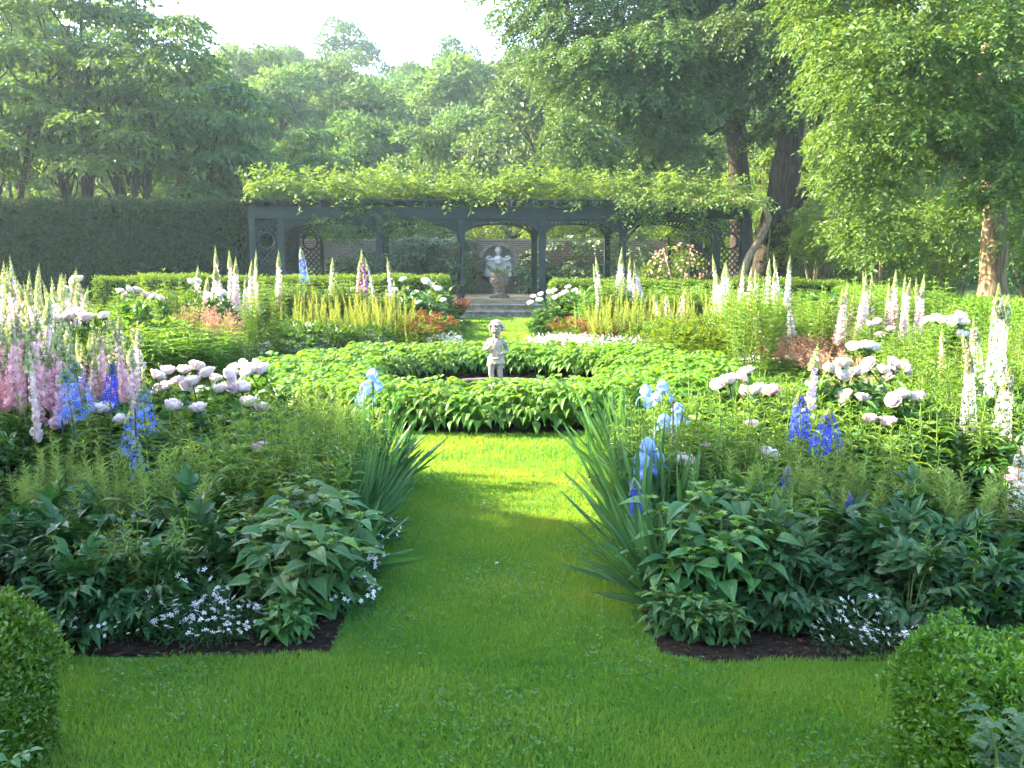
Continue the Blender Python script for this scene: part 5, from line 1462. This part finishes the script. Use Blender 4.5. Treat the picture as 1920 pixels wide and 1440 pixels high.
peonies([(798, 532, 19.5, 'white', 1.2), (820, 546, 19, 'white', 1.2), (786, 571, 18.8, 'white', 1.1), (832, 566, 19), (808, 536, 19.5)], 19, 19.6, 'white', 'white globe peony at the path corner of the left far border', 'white peonies at the left path corner', per=3, s=1.4, foot=-.3)
peonies([(660, 548), (668, 545), (690, 552), (655, 558)], 18.8, 19.2, 'white', 'white peony behind the left end of the yellow spikes', None, per=4, s=1.4)
peonies([(996, 570), (1000, 559), (1015, 555), (1040, 547), (1043, 561), (1066, 541), (1085, 553), (1052, 556), (1012, 566), (1078, 548), (1030, 552), (1060, 552)], 19.2, 20, 'white', 'white globe peony at the path corner of the right far border', 'white peonies at the right path corner', per=4, s=1.4, foot=.32)
peonies([(1738, 606), (1755, 603), (1768, 606), (1790, 604), (1800, 598), (1808, 610), (1802, 632), (1784, 610)], 10.8, 11.4, 'white', 'white peony before the sunlit hedge under the furrowed trunk', 'white peonies before the right hedge', per=4, s=1.15)
peonies([(1632, 612), (1645, 606), (1655, 640), (1648, 632), (1670, 622)], 11.6, 12.2, 'peonyp', 'pale peony below the pink foxgloves, right far border', None, per=5, s=1.1)
peonies([(1600, 656, 10.2, 'white', 1.1), (1622, 655, 10.2, 'white', 1.1), (1635, 657, 10.2, 'white', 1.0)], 10, 10.3, 'white', 'white peony in front of the coral haze, right border', None, per=3)
peonies([(1400, 556), (1415, 548), (1408, 590), (1395, 585), (1425, 560), (1440, 575)], 15, 16.5, 'peonyp', 'pale peony below the white foxgloves, right far border', None, per=6, s=1.3)

# ------------------------------------------------------------------ blue delphiniums and their canes
def spire_at(pr, px, py, D, base_h, label, group=None, sxy=1.0, ry=0.0):
    p = at_y(px, py, D); s = p[2] / base_h
    o = plant(pr, (float(p[0]), float(D), .012), rz_(), (sxy, sxy, s), label, group)
    o.rotation_euler = (rng.normal(0, .055), ry + rng.normal(0, .055), o.rotation_euler[2])
    return o
for (px, py, D, sx, lab, pr) in ((150, 690, 6.2, 1.35, 'brightest blue delphinium left of the peony bank', delb), (166, 672, 6.4, 1.2, 'tall blue delphinium behind the brightest blue one', delb), (183, 676, 6.6, .9, 'slim blue delphinium with dark buds beside the pink foxglove', deld),
                                 (262, 722, 6.0, 1.15, 'blue delphinium touching the peony bank, left border', delb), (240, 772, 5.8, .9, 'lower blue delphinium bent towards the path, left border', delb), (256, 822, 5.5, .7, 'small blue delphinium spray low in the left border', delb)):
    spire_at(pick(pr), px, py, D, 1.1 if pr is delb else .9, lab, None, sx)
for (px, py, D, sx, lab) in ((1512, 735, 5.9, 1.1, 'deep blue delphinium under the lavender foxglove'), (1526, 770, 5.7, 1.0, 'deep blue delphinium, the lower one of the pair under the lavender foxglove'), (1580, 772, 5.8, 1.0, 'deep blue delphinium left of the two pink cupped peonies'), (1210, 902, 4.95, .75, 'small deep blue delphinium below the lowest iris bloom'), (1470, 872, 5.35, .6, 'small deep blue delphinium among the feathery plants, right border'), (1601, 925, 5.0, .4, 'tiny deep blue delphinium low among dark foliage')):
    spire_at(pick(deld), px, py, D, .9, lab, None, sx)
for (px, py0, D, lab) in ((138, 800, 6.0, 'dark plant cane beside the brightest blue delphinium'), (116, 790, 6.1, 'dark plant cane left of the brightest blue delphinium'), (252, 768, 5.7, 'dark plant cane at the blue delphinium by the peony bank'), (345, 850, 5.6, 'dark plant cane in front of the peony bank'),
                          (1262, 757, 6.0, 'dark plant cane beside the right iris blooms'), (1197, 925, 4.9, 'dark plant cane at the small deep blue delphinium'), (1240, 995, 4.5, 'dark plant cane among the right heart leaves')):
    p = at_y(px, py0, D); b = MB(); b.tube([(0, 0, 0), (.004, 0, p[2] * .5), (0, 0, p[2])], .006, 6)
    tag(link('plant_cane', b.mesh('plant_cane', M['cane'], True), None, (p[0], p[1], .012)), lab, 'plant cane')

# ------------------------------------------------------------------ foxgloves
def foxes(lst, D, label, group, col='foxpale', sx=1.0, protos=fox, h=1.3):
    for it in lst:
        px, py = it[0], it[1]; c = it[2] if len(it) > 2 else col; d = it[3] if len(it) > 3 else D * rng.uniform(.96, 1.04)
        spire_at(pick(protos[c]), px, py + rng.uniform(-4, 16), d, h, label, group, sx * rng.uniform(.72, 1.15))
LF = 'pink foxglove spire in the sunlit crowd at the left edge'
mass = []
for i in range(46):
    px = rng.uniform(-60, 130); mass.append((px, rng.uniform(575, 650), ['foxpink', 'foxpale', 'foxpink', 'foxrose'][int(rng.integers(4))], rng.uniform(6.3, 7.8)))
for i in range(22):
    px = rng.uniform(110, 265); mass.append((px, rng.uniform(600, 680), ['foxpink', 'foxpale', 'foxrose'][int(rng.integers(3))], rng.uniform(7.0, 8.2)))
mass += [(42, 556, 'foxpale', 6.6), (84, 594, 'foxrose', 6.5), (115, 640, 'foxpale', 6.4), (213, 610, 'foxpink', 7.2), (196, 655, 'foxrose', 7.0), (238, 596, 'foxpink', 6.8), (250, 640, 'foxpink', 6.7), (226, 650, 'foxpink', 7.0), (60, 640, 'foxpale', 6.2)]
foxes(mass, 7, LF, 'foxgloves at the left edge')
mass = [(rng.uniform(-70, 160), rng.uniform(500, 590), ['foxpale', 'foxpink', 'foxwhite'][int(rng.integers(3))], rng.uniform(8.4, 11.5)) for i in range(66)]
mass += [(rng.uniform(120, 270), rng.uniform(565, 625), ['foxpale', 'foxpink', 'foxwhite'][int(rng.integers(3))], rng.uniform(9.0, 10.8)) for i in range(14)]
mass += [(30, 470, 'foxlav', 11.5), (6, 480, 'foxwhite', 10.5), (17, 477, 'foxwhite', 10.7), (62, 495, 'foxpale', 10.8), (98, 502, 'foxpale', 10.5)]
foxes(mass, 9, 'pale foxglove spire at the back of the left crowd, against the yew hedge', 'pale foxgloves at the back of the left crowd', sx=1.1)
foxes([(362, 500), (372, 510), (393, 482), (407, 458), (421, 468), (430, 470), (437, 480), (463, 480), (473, 466), (455, 500), (415, 490), (478, 490)], 17.5, 'tall white pink foxglove in front of the yew hedge, left far border', 'tall white pink foxgloves of the left far border', 'foxpale', 1.05, fox_fat, 1.5)
foxes([(522, 470)], 18, 'single tall pale pink foxglove before the pergola end', None, 'foxpale', 1.25, fox_fat, 1.5)
foxes([(622, 474, 'foxwhite')], 19, 'slim white foxglove before the left pergola bay', None, 'foxwhite', 1.3)
foxes([(665, 468, 'foxrose')], 19, 'slim rose foxglove before the left pergola bay', None, 'foxrose', 1.3)
foxes([(684, 457, 'foxpurple')], 19.3, 'tall purple foxglove before the left pergola bay', None, 'foxpurple', 1.4)
foxes([(705, 483, 'foxlav')], 19, 'short lavender foxglove left of the white globe peonies', None, 'foxlav', 1.3)
foxes([(742, 473, 'foxlav')], 18.6, 'tall lavender white foxglove above the white globe peonies', None, 'foxlav', 1.7)
spire_at(delb[0], 571, 466, 19.2, 1.1, 'far blue delphinium before the left pergola bay', None, 1.4)
foxes([(1127, 480, 'foxwhite'), (1137, 488, 'foxlav'), (1158, 462, 'foxwhite'), (1165, 475, 'foxlav'), (1183, 483, 'foxwhite'), (1191, 500, 'foxlav'), (1202, 495, 'foxwhite'), (1216, 483, 'foxlav')], 18.6, 'white and lavender foxglove before the right pergola bays', 'white and lavender foxgloves of the right far border', 'foxwhite', 1.0, fox_fat, 1.5)
foxes([(1348, 475), (1353, 490), (1360, 500), (1378, 475), (1387, 477), (1408, 502), (1430, 493), (1441, 480), (1455, 497), (1469, 474), (1478, 478), (1368, 520), (1345, 505)], 17.2, 'white foxglove spire before the pergola end and dark trunk', 'white foxgloves of the right far border', 'foxwhite', 1.0, fox_fat, 1.5)
foxes([(1568, 530), (1580, 528), (1615, 520), (1628, 503), (1648, 495), (1640, 515), (1668, 520), (1683, 500), (1694, 525), (1703, 515), (1713, 515), (1726, 500), (1733, 510), (1590, 540), (1605, 545)], 13.2, 'pale pink foxglove in the group left of the furrowed trunk', 'pale pink foxgloves of the right far border', 'foxpale', .9, fox_fat, 1.5)
foxes([(1503, 636, 'foxlav', 6.7)], 6.7, 'lavender foxglove standing above the deep blue delphiniums', None, 'foxlav', 1.15)
foxes([(1892, 770, 'foxrose', 5.6)], 5.6, 'rose pink foxglove low at the right edge', None, 'foxrose', .95)
for (px, py, D, sx, lab) in ((1888, 535, 6.9, 1.05, 'tallest white delphinium at the right edge'), (1853, 552, 7.9, 1.0, 'white delphinium left of the tallest one at the right edge'), (1862, 600, 7.6, .9, 'white delphinium between the two tallest at the right edge'), (1830, 650, 6.6, .75, 'short white delphinium with open florets, right border'), (1878, 690, 6.3, .95, 'full white delphinium low in front of the tallest one'), (1908, 845, 4.95, .75, 'small white delphinium low at the right edge')):
    spire_at(pick(delw), px, py, D, 1.5, lab, None, sx)
foxes([(1255, 540, 'foxwhite', 17), (1270, 535, 'foxpale', 17), (1285, 545, 'foxwhite', 17), (1232, 550, 'foxwhite', 17)], 17, 'faint white foxglove among the yellow green spikes, right far border', 'faint white foxgloves among the right yellow spikes', 'foxwhite', 1.2)

# ------------------------------------------------------------------ leafy plants that fill the borders
hz1 = lambda x, y: .92 + .10 * min(1, max(0, y - 5.6))
fill(phlox, 26, -1.9, -.95, 5.3, 7.2, 'upright lance leaved phlox between the left peonies and the iris', 'phlox by the left iris', .8, 1.0, .22)
fill(peony_tall, 46, -4.4, -1.5, 5.95, 7.3, 'green peony plant without blooms in the middle of the left border', 'green peony plants of the left border', .8, 1.0, .34)
fill(phlox, 46, -5.0, -1.6, 6.0, 8.2, 'green lance leaved phlox in the middle of the left border', 'phlox of the left border', .85, 1.1, .32)
fill(phlox, 40, .85, 2.3, 5.5, 7.6, 'fresh green lance leaved phlox right of the iris', 'phlox by the right iris', .85, 1.08, .24)
fill(peony_tall, 60, 1.5, 4.8, 5.9, 8.0, 'green peony plant without blooms in the middle of the right border', 'green peony plants of the right border', .8, 1.0, .34)
fill(phlox, 40, 2.0, 5.4, 6.0, 8.6, 'green lance leaved phlox in the middle of the right border', 'phlox of the right border', .85, 1.05, .34)
fill(tallgreen, 40, -6.5, -2.6, 7.0, 11.6, 'tall green foxglove in bud among the left foxgloves', 'budding foxgloves of the left border', .8, 1.15, .34)
fill(lily, 70, -7.0, -3.2, 7.6, 12.5, 'yellow green lily stems between the left foxgloves', 'lilies between the left foxgloves', .95, 1.35, .34)
fill(lily, 64, 3.2, 7.2, 7.6, 12.6, 'yellow green lily stems behind the right peonies', 'lilies behind the right peonies', .9, 1.2, .36)
fill(tallgreen, 34, 3.4, 7.2, 7.8, 13.5, 'tall green foxglove in bud behind the right peonies', 'budding foxgloves of the right border', .8, 1.0, .4)
spire_at(tallgreen[0], 1742, 590, 6.6, 1.05, 'tall thin leafy stem rising above the right peonies', None, .55)
at_px(phlox_l, [(262, 612, 12.6), (290, 604, 12.9), (318, 598, 13.0), (345, 602, 13.1), (372, 606, 13.2), (400, 615, 13.4), (425, 626, 13.6), (300, 622, 12.4), (335, 625, 12.6), (370, 632, 12.8)], 'bright lime green phlox left of the hosta ring', 'lime green phlox left of the hosta ring', .80, 1.1)
at_px(cor, [(345, 588, 14.6), (365, 580, 14.8), (385, 576, 15.0), (402, 585, 15.0), (418, 596, 14.8), (275, 598, 13.6), (300, 602, 13.8)], 'coral haze of tiny flowers behind the lime green phlox', 'coral bells of the left border', .55, 1.2)
at_px(cor, [(1460, 640, 13.4), (1485, 634, 13.3), (1510, 630, 13.4), (1545, 632, 13.2), (1580, 628, 13.0), (1610, 622, 13.2), (1640, 628, 12.8), (1668, 634, 12.4), (1530, 655, 12.6), (1570, 660, 12.2), (1610, 668, 11.8), (1650, 675, 11.4), (1590, 700, 9.6), (1620, 705, 9.4)], 'coral haze of tiny flowers in the right border', 'coral bells of the right border', .55, 1.25)
at_px(yel, [(px, 556 + 10 * rng.random(), D) for D in (16.6, 17.2, 17.8) for px in range(562, 752, 26)], 'yellow green flower spikes in the left far border', 'yellow spikes of the left far border', .62, 1.15)
at_px(yel, [(px, 556 + 12 * rng.random(), D) for D in (16.4, 17.2) for px in range(1118, 1430, 26)], 'yellow green flower spikes in the right far border', 'yellow spikes of the right far border', .62, 1.2)
at_px(tallgreen, [(px, rng.uniform(515, 545), D) for D in (18.0, 19.0) for px in range(490, 730, 20)], 'tall yellow green leafy stem behind the yellow spikes, left far border', 'leafy stems behind the left yellow spikes', 1.05, 1.9)
at_px(tallgreen, [(px, rng.uniform(520, 550), D) for D in (17.8, 18.8) for px in range(1118, 1420, 24)], 'tall yellow green leafy stem behind the yellow spikes, right far border', 'leafy stems behind the right yellow spikes', 1.05, 1.9)
at_px(tallgreen, [(300, 488, 14.0)], 'tall leafy stem above the white peonies of the left far border', None, 1.05, 1.2)
at_px(tallgreen, [(px, rng.uniform(528, 545), 14.2) for px in (318, 334, 350, 272, 460, 485, 505)], 'leafy green stem between the white peonies of the left far border', 'leafy stems between the left white peonies', 1.05, 1.1)
at_px(sed, [(748, 588, 17.0), (775, 582, 17.2), (800, 580, 17.3), (825, 590, 17.2), (790, 600, 16.6)], 'russet topped sedum at the inner corner of the left far border', 'russet sedums of the left far border', .46, 1.15)
at_px(sed, [(1060, 594, 17.0), (1078, 594, 17.2), (1105, 606, 16.7), (1150, 603, 16.6), (1178, 604, 16.7), (1195, 612, 16.5), (1125, 612, 16.4)], 'russet topped sedum at the inner corner of the right far border', 'russet sedums of the right far border', .46, 1.1)
at_px(mnd_d, [(450, 606, 15.4), (490, 600, 15.8), (530, 602, 15.9), (570, 606, 16.0), (610, 608, 16.1), (650, 610, 16.3), (690, 612, 16.4), (470, 620, 15.2), (545, 622, 15.5)], 'low dark green mound before the yellow spikes, left far border', 'low green mounds of the left far border', .42, 1.25)
at_px(mnd, [(1250, 596, 15.4), (1290, 592, 15.4), (1330, 590, 15.3), (1370, 594, 15.2), (1405, 600, 15.0), (1270, 612, 15.0), (1345, 612, 14.8), (1210, 606, 16.0), (1400, 580, 16.2), (1450, 600, 14.8)], 'round green leafy mound beside the hosta ring, right far border', 'green leafy mounds of the right far border', .62, 1.1)
at_px(cer_far, [(430, 636, 15.0), (450, 640, 14.8), (475, 636, 15.1), (540, 634, 15.7), (560, 632, 15.8), (420, 622, 15.0), (590, 632, 15.9), (700, 622, 16.4), (840, 622, 16.9), (825, 626, 16.6)], 'silvery white flower mat beside the left of the hosta ring', 'silvery flower mats left of the hosta ring', .20, 1.3)
at_px(cer_far, [(px, 624 + .02 * (px - 1015), 16.3 - .0012 * (px - 1015)) for px in range(1015, 1250, 17)], 'white flower mat along the far right of the hosta ring', 'white flower mats right of the hosta ring', .20, 1.35)
at_px(cer_far, [(1425, 662, 14.4), (1442, 660, 14.3), (1460, 662, 14.1), (1476, 668, 13.9)], 'white flower mat before the coral haze, right border', 'white flower mats before the coral haze', .20, 1.4)
fill(phlox, 40, -8.2, -3.0, 13.5, 22.5, 'green phlox in the left far border', 'phlox of the left far border', 1.0, 1.35, .5, ok=lambda x, y: math.hypot(x - RCX, y - RCY) > 5.6)
fill(phlox, 52, 2.6, 7.6, 13.2, 22.5, 'yellow green phlox in the right far border', 'phlox of the right far border', 1.0, 1.35, .5, ok=lambda x, y: math.hypot(x - RCX, y - RCY) > 5.4)
fill(peony_tall, 30, -7.6, -1.6, 17.5, 22.8, 'green peony plant in the left far border', 'green peony plants of the left far border', 1.2, 1.5, .6)
fill(peony_tall, 30, 1.4, 7.4, 17.5, 22.8, 'green peony plant in the right far border', 'green peony plants of the right far border', 1.2, 1.5, .6)
for (px, py, D, lab) in ((1042, 582, 20.6, 'dark leafy mound where the right far border meets the path'), (822, 590, 20.4, 'dark leafy mound where the left far border meets the path'), (842, 592, 22.6, 'dark leafy mound at the foot of the steps, left side'), (1040, 590, 23.6, 'dark leafy mound at the foot of the steps, right side')):
    at_px(mnd_d, [(px, py, D)], lab, None, .42, 1.3)
b = MB(); N = 260
aa = rng.uniform(0, 6.28, N); q = .28 * np.sqrt(rng.random(N))
b.inst(LANCE, xf(np.stack([q*np.cos(aa)*.5, q*np.sin(aa)*.5, .2 * rng.random(N)], 1), np.stack([np.cos(aa)*.5, np.sin(aa)*.5, np.full(N, 1.1)], 1), UPV + jit(N, .3), .035, rng.uniform(.3, .62, N)))
tag(link('copper_leaf_plant', b.mesh('copper_leaf_plant', M['redleaf']), None, (axis_x(23) - 1.05, 23.4, .012)), 'copper red leaved plant at the end of the left far border', 'plant')
o = shrub('big orange and pink rose bush between the hedge and the pergola', 1268, 25.8, 1.98, .85, 'under', 'rose_bush', 4, 17, .05, .085, 'rose bush')
RB = MB(); RB.inst(FLORET, xf([(0, 0, 0)] * 3, np.array([(0, 1, 0), (.3, 1, .2), (-.2, 1, .3)], float), UPV + jit(3, .4), [.055, .042, .03], [.055, .042, .03])); RBM = RB.mesh('bloom', M['orange'])
for i in range(90):
    d = nrm(rng.normal(0, 1, 3)); d[2] = abs(d[2]); d[1] = -abs(d[1]) if rng.random() < .7 else d[1]
    p = np.array([0, 0, 1.0]) + d * np.array([.88, .88, .95]) * rng.uniform(.85, 1.05)
    k = link('bloom', RBM, o, p.tolist()); k.rotation_euler = Vector(d.tolist()).to_track_quat('Y', 'Z').to_euler(); k.scale = (rng.uniform(.45, .85),) * 3

# leafy rose sprawling at the near hedge
def rose_sprawl(x, y, label, canes, seed=0):
    o = link('hedge_rose', None, None, (x, y, 0)); tag(o, label, 'rose')
    bs = MB(); bl = MB()
    for (p0, p1) in canes:
        p0 = np.array(p0, float); p1 = np.array(p1, float)
        n = 9; t = np.linspace(0, 1, n)[:, None]
        P = p0 + (p1 - p0) * t + np.array([0, 0, .12]) * np.sin(t * 3.0) + rng.normal(0, .008, (n, 3))
        bs.tube(P, np.linspace(.006, .0025, n), 6)
        for i in range(2, n):
            for sd in (0, 1):
                a = rng.uniform(0, 6.28); d = np.array([math.cos(a), math.sin(a), .35])
                S = nrm(np.cross(d, UPV)); q = P[i]
                rn = rng.random()
                bs.tube([q, q + d * .065], [.0018, .0012], 4)
                for k, (tt_, s_) in enumerate(((.032, 1), (.032, -1), (.055, 1), (.055, -1), (.066, 0))):
                    dd = nrm(d * .6 + S * s_ * .9 + rng.normal(0, .12, 3)) if s_ else d
                    bl.inst(LEAF4, xf([q + d * tt_], dd[None], UPV + jit(1, .25), .021, .034), 0, rn)
    link('canes', bs.mesh('canes', M['stem'], True), o); link('leaves', bl.mesh('leaves', M['hedgerose']), o)
rose_sprawl(1.16, 2.13, 'rose with blue green leaflets sprawling before the bright box hedge', [((.03 * k, .01 * k, 0), (-.10 + .032 * k + rng.normal(0, .03), rng.normal(.02, .05), rng.uniform(.36, .64))) for k in range(13)])
rose_sprawl(-1.08, 2.16, 'thin rose shoot before the dark box hedge end', [((-.14, 0, 0), (-.13, .03, .46)), ((-.1, 0, 0), (-.06, .0, .30))])

# scattered small flowers in the right border
foxes([(px, rng.uniform(600, 690), ['foxwhite', 'foxpale', 'foxpink'][int(rng.integers(3))], rng.uniform(8.2, 12)) for px in rng.uniform(1740, 1960, 16)], 10, 'short pale foxglove among green stems at the right edge', 'short pale foxgloves at the right edge')
foxes([(px, rng.uniform(545, 585), ['foxwhite', 'foxpale'][int(rng.integers(2))], rng.uniform(14, 16)) for px in rng.uniform(1400, 1580, 16)], 15, 'short white foxglove in the sunlit right far border', 'short white foxgloves of the right far border')

for (x0, x1, lab, grp) in ((-3.4, -1.35, 'small fresh green phlox shoot in the dark front of the left border', 'phlox shoots in the left border front'), (1.35, 3.4, 'small fresh green phlox shoot in the dark front of the right border', 'phlox shoots in the right border front')):
    for i in range(9):
        s_ = rng.uniform(.55, .78)
        plant(pick(phlox), (rng.uniform(x0, x1), rng.uniform(4.25, 5.0), .012), rz_(), s_, lab, grp)

at_px(tallgreen, [(px, rng.uniform(520, 560), rng.uniform(12.6, 15.5)) for px in rng.uniform(1340, 1760, 26)], 'leafy green stem between the white and pink foxgloves of the right far border', 'leafy stems between the right foxgloves', 1.05, 1.3)
# ------------------------------------------------------------------ stone cherub in the pool
def skin_mesh(name, verts, edges, radii, root, mat, sub=2):
    me = bpy.data.meshes.new(name); me.from_pydata([tuple(v) for v in verts], edges, [])
    o = bpy.data.objects.new(name + '_build', me); COL.objects.link(o)
    o.modifiers.new('skin', 'SKIN'); s = o.modifiers.new('sub', 'SUBSURF'); s.levels = sub; s.render_levels = sub
    for i, v in enumerate(me.skin_vertices[0].data):
        r = radii[i]; v.radius = r if hasattr(r, '__len__') else (r, r); v.use_root = (i == root)
    dg = bpy.context.evaluated_depsgraph_get(); dg.update()
    out = bpy.data.meshes.new_from_object(o.evaluated_get(dg)); out.name = name
    bpy.data.objects.remove(o)
    out.materials.clear(); out.materials.append(M[mat])
    for p in out.polygons: p.use_smooth = True
    return out
H_ = .80
J = [('pel', (0, 0, .405), .082), ('bel', (.004, -.014, .49), .088), ('che', (0, -.006, .60), .082), ('nck', (.004, -.004, .690), .040), ('jaw', (.008, -.022, .745), .060), ('hed', (.010, -.008, .825), .098), ('crn', (.012, .004, .905), .062),
     ('hpl', (-.055, 0, .375), .070), ('knl', (-.066, -.035, .215), .046), ('cal', (-.064, -.012, .14), .045), ('anl', (-.062, .004, .05), .027), ('tol', (-.072, -.062, .018), .024),
     ('hpr', (.055, 0, .375), .070), ('knr', (.058, -.010, .215), .046), ('car', (.062, .016, .14), .045), ('anr', (.064, .024, .05), .027), ('tor', (.086, -.036, .018), .024),
     ('shl', (-.105, .0, .645), .044), ('ell', (-.172, -.040, .520), .034), ('wrl', (-.085, -.125, .555), .025),
     ('shr', (.105, .0, .645), .044), ('elr', (.178, -.004, .515), .034), ('wrr', (.098, -.108, .455), .025)]
idx = {n: i for i, (n, _, _) in enumerate(J)}
E = [('pel','bel'),('bel','che'),('che','nck'),('nck','jaw'),('jaw','hed'),('hed','crn'),('pel','hpl'),('hpl','knl'),('knl','cal'),('cal','anl'),('anl','tol'),('pel','hpr'),('hpr','knr'),('knr','car'),('car','anr'),('anr','tor'),('che','shl'),('shl','ell'),('ell','wrl'),('che','shr'),('shr','elr'),('elr','wrr')]
V = [p for _, p, _ in J]; Rr = [r for _, _, r in J]; Ed = [(idx[a], idx[c]) for a, c in E]
def finger(w, dirv, side, n=4):
    """Palm and curled fingers continuing from a wrist."""
    w = np.array(w); d = nrm(np.array(dirv, float)); s = nrm(np.array(side, float)); dn = nrm(np.cross(d, s))
    pi_ = len(V); V.append(tuple(w + d * .030)); Rr.append((.024, .016)); 
    Ed.append((w_i, pi_))
    for k in range(n):
        b0 = w + d * .045 + s * (k - 1.5) * .0125
        a = len(V); V.append(tuple(b0)); Rr.append(.0085); Ed.append((pi_, a))
        L = (.030, .034, .032, .025)[k]
        V.append(tuple(b0 + d * L * .7 + dn * .006)); Rr.append(.0075); Ed.append((a, a+1))
        V.append(tuple(b0 + d * L * 1.0 + dn * .020)); Rr.append(.006); Ed.append((a+1, a+2))
    a = len(V); V.append(tuple(w + d * .022 + s * -.026 + dn * .006)); Rr.append(.0085); Ed.append((pi_, a))
    V.append(tuple(w + d * .046 + s * -.032 + dn * .014)); Rr.append(.007); Ed.append((a, a+1))
w_i = idx['wrl']; finger(V[w_i], (.75, -.10, .62), (-.5, -.1, .75))
w_i = idx['wrr']; finger(V[w_i], (-.95, -.12, .05), (.05, -.2, .95))
st = link('cherub_statue', None, None, (RCX - .02, RCY - .02, 0)); tag(st, 'weathered stone cherub standing in the middle of the pool', 'statue')
b = MB(); b.lathe([(.17, .0), (.17, .03), (.145, .045), (.135, .07), (.145, .085), (.15, .10), (.14, .108), (.02, .109)], (0, 0, 0), 20)
link('pedestal', b.mesh('pedestal', M['stone'], False), st)
body = link('body', skin_mesh('body', V, Ed, Rr, 0, 'statue'), st, (0, 0, .105), R(-10), H_)
b = MB()     # face: brows, nose, cheeks, lips, ears
def blob(c, r, sq=(1, 1, 1), n=8, mat=0):
    pr = [(max(.001, math.sin(t)), -math.cos(t)) for t in np.linspace(0.05, math.pi - .05, 7)]
    Vv = []; S = n
    for q, z in pr:
        for k in range(S):
            a = 2*math.pi*k/S; Vv.append((c[0] + r*sq[0]*q*math.cos(a), c[1] + r*sq[1]*q*math.sin(a), c[2] + r*sq[2]*z))
    b.raw(Vv, [(i*S+k, i*S+(k+1) % S, (i+1)*S+(k+1) % S, (i+1)*S+k) for i in range(6) for k in range(S)], mat)
blob((.010, -.104, .800), .014, (.8, .9, 1.2))
for s in (-1, 1):
    blob((.010 + s*.036, -.092, .782), .026, (1, .5, .9)); blob((.010 + s*.032, -.096, .836), .02, (1.2, .5, .4));
    blob((.010 + s*.032, -.094, .818), .0105, (1.2, .5, .7), 8, 1)
blob((.010, -.092, .764), .014, (1.4, .6, .35)); blob((.010, -.088, .755), .012, (1.2, .6, .4)); blob((.010, -.082, .735), .018, (1, .6, .8))
FACE_ = link('face', b.mesh('face', [M['statue'], M['stone']], True), body)
for s in (-1, 1):
    b = MB(); blob((.010 + s*.094, -.004, .805), .02, (.45, .8, 1.2)); link('ear', b.mesh('ear', M['statue'], True), body)
b = MB()     # curls
for i in range(110):
    z = 1 - 1.25 * (i + .5) / 110; a = 2.39996 * i; q = math.sqrt(max(0, 1 - z*z))
    d = np.array([q*math.cos(a), q*math.sin(a), z])
    if d[1] < -.25 and d[2] < .42: continue
    c = np.array([.010, .002, .838]) + d * np.array([.098, .100, .104])
    r_ = rng.uniform(.018, .027)
    blob(c, r_, (1, 1, .9), 7)
link('hair', b.mesh('hair', M['statue'], True), body)
b = MB()     # cloth round the hips, falling at one side
S = 28; Vv = []; prof = [(.40, .096), (.385, .104), (.35, .112), (.315, .115), (.285, .112)]
for i, (z, q) in enumerate(prof):
    for k in range(S):
        a = 2*math.pi*k/S; w_ = 1 + (.03 + .025*i) * math.sin(a*9 + i*.5)
        Vv.append((1.12*q*w_*math.cos(a), .9*q*w_*math.sin(a) - .004, z - .035*math.sin(a*1 - .6) * (i/4)))
b.raw(Vv, [(i*S+k, i*S+(k+1) % S, (i+1)*S+(k+1) % S, (i+1)*S+k) for i in range(4) for k in range(S)])
b.tube([(-.115, -.02, .40), (-.04, -.095, .388), (.05, -.098, .398), (.12, -.03, .42), (.10, .07, .41), (-.06, .09, .40), (-.115, -.02, .40)], .016, 7, cap=False)
link('drapery', b.mesh('drapery', M['statue'], True), body)
b = MB()     # little pipe held at the chest, reaching the lips
b.tube([(-.030, -.150, .585), (-.012, -.135, .66), (.006, -.112, .755)], [.013, .012, .008], 8)
tag(link('stone_pipe', b.mesh('stone_pipe', M['statue'], True), body), '', '') if False else link('pipe', b.mesh('pipe', M['statue'], True), body)
# ------------------------------------------------------------------ morning haze
b = MB(); b.box((-95, -14, -1.2), (95, 150, 30))
m = bpy.data.materials.new('haze'); m.use_nodes = True; m.node_tree.nodes.clear()
v = m.node_tree.nodes.new('ShaderNodeVolumePrincipled')
v.inputs['Color'].default_value = (.66, .85, 1.0, 1)
v.inputs['Density'].default_value = .00075
v.inputs['Anisotropy'].default_value = .45
ou = m.node_tree.nodes.new('ShaderNodeOutputMaterial')
m.node_tree.links.new(v.outputs[0], ou.inputs['Volume'])
hz = link('haze', b.mesh('haze', m)); kind(hz, 'stuff')
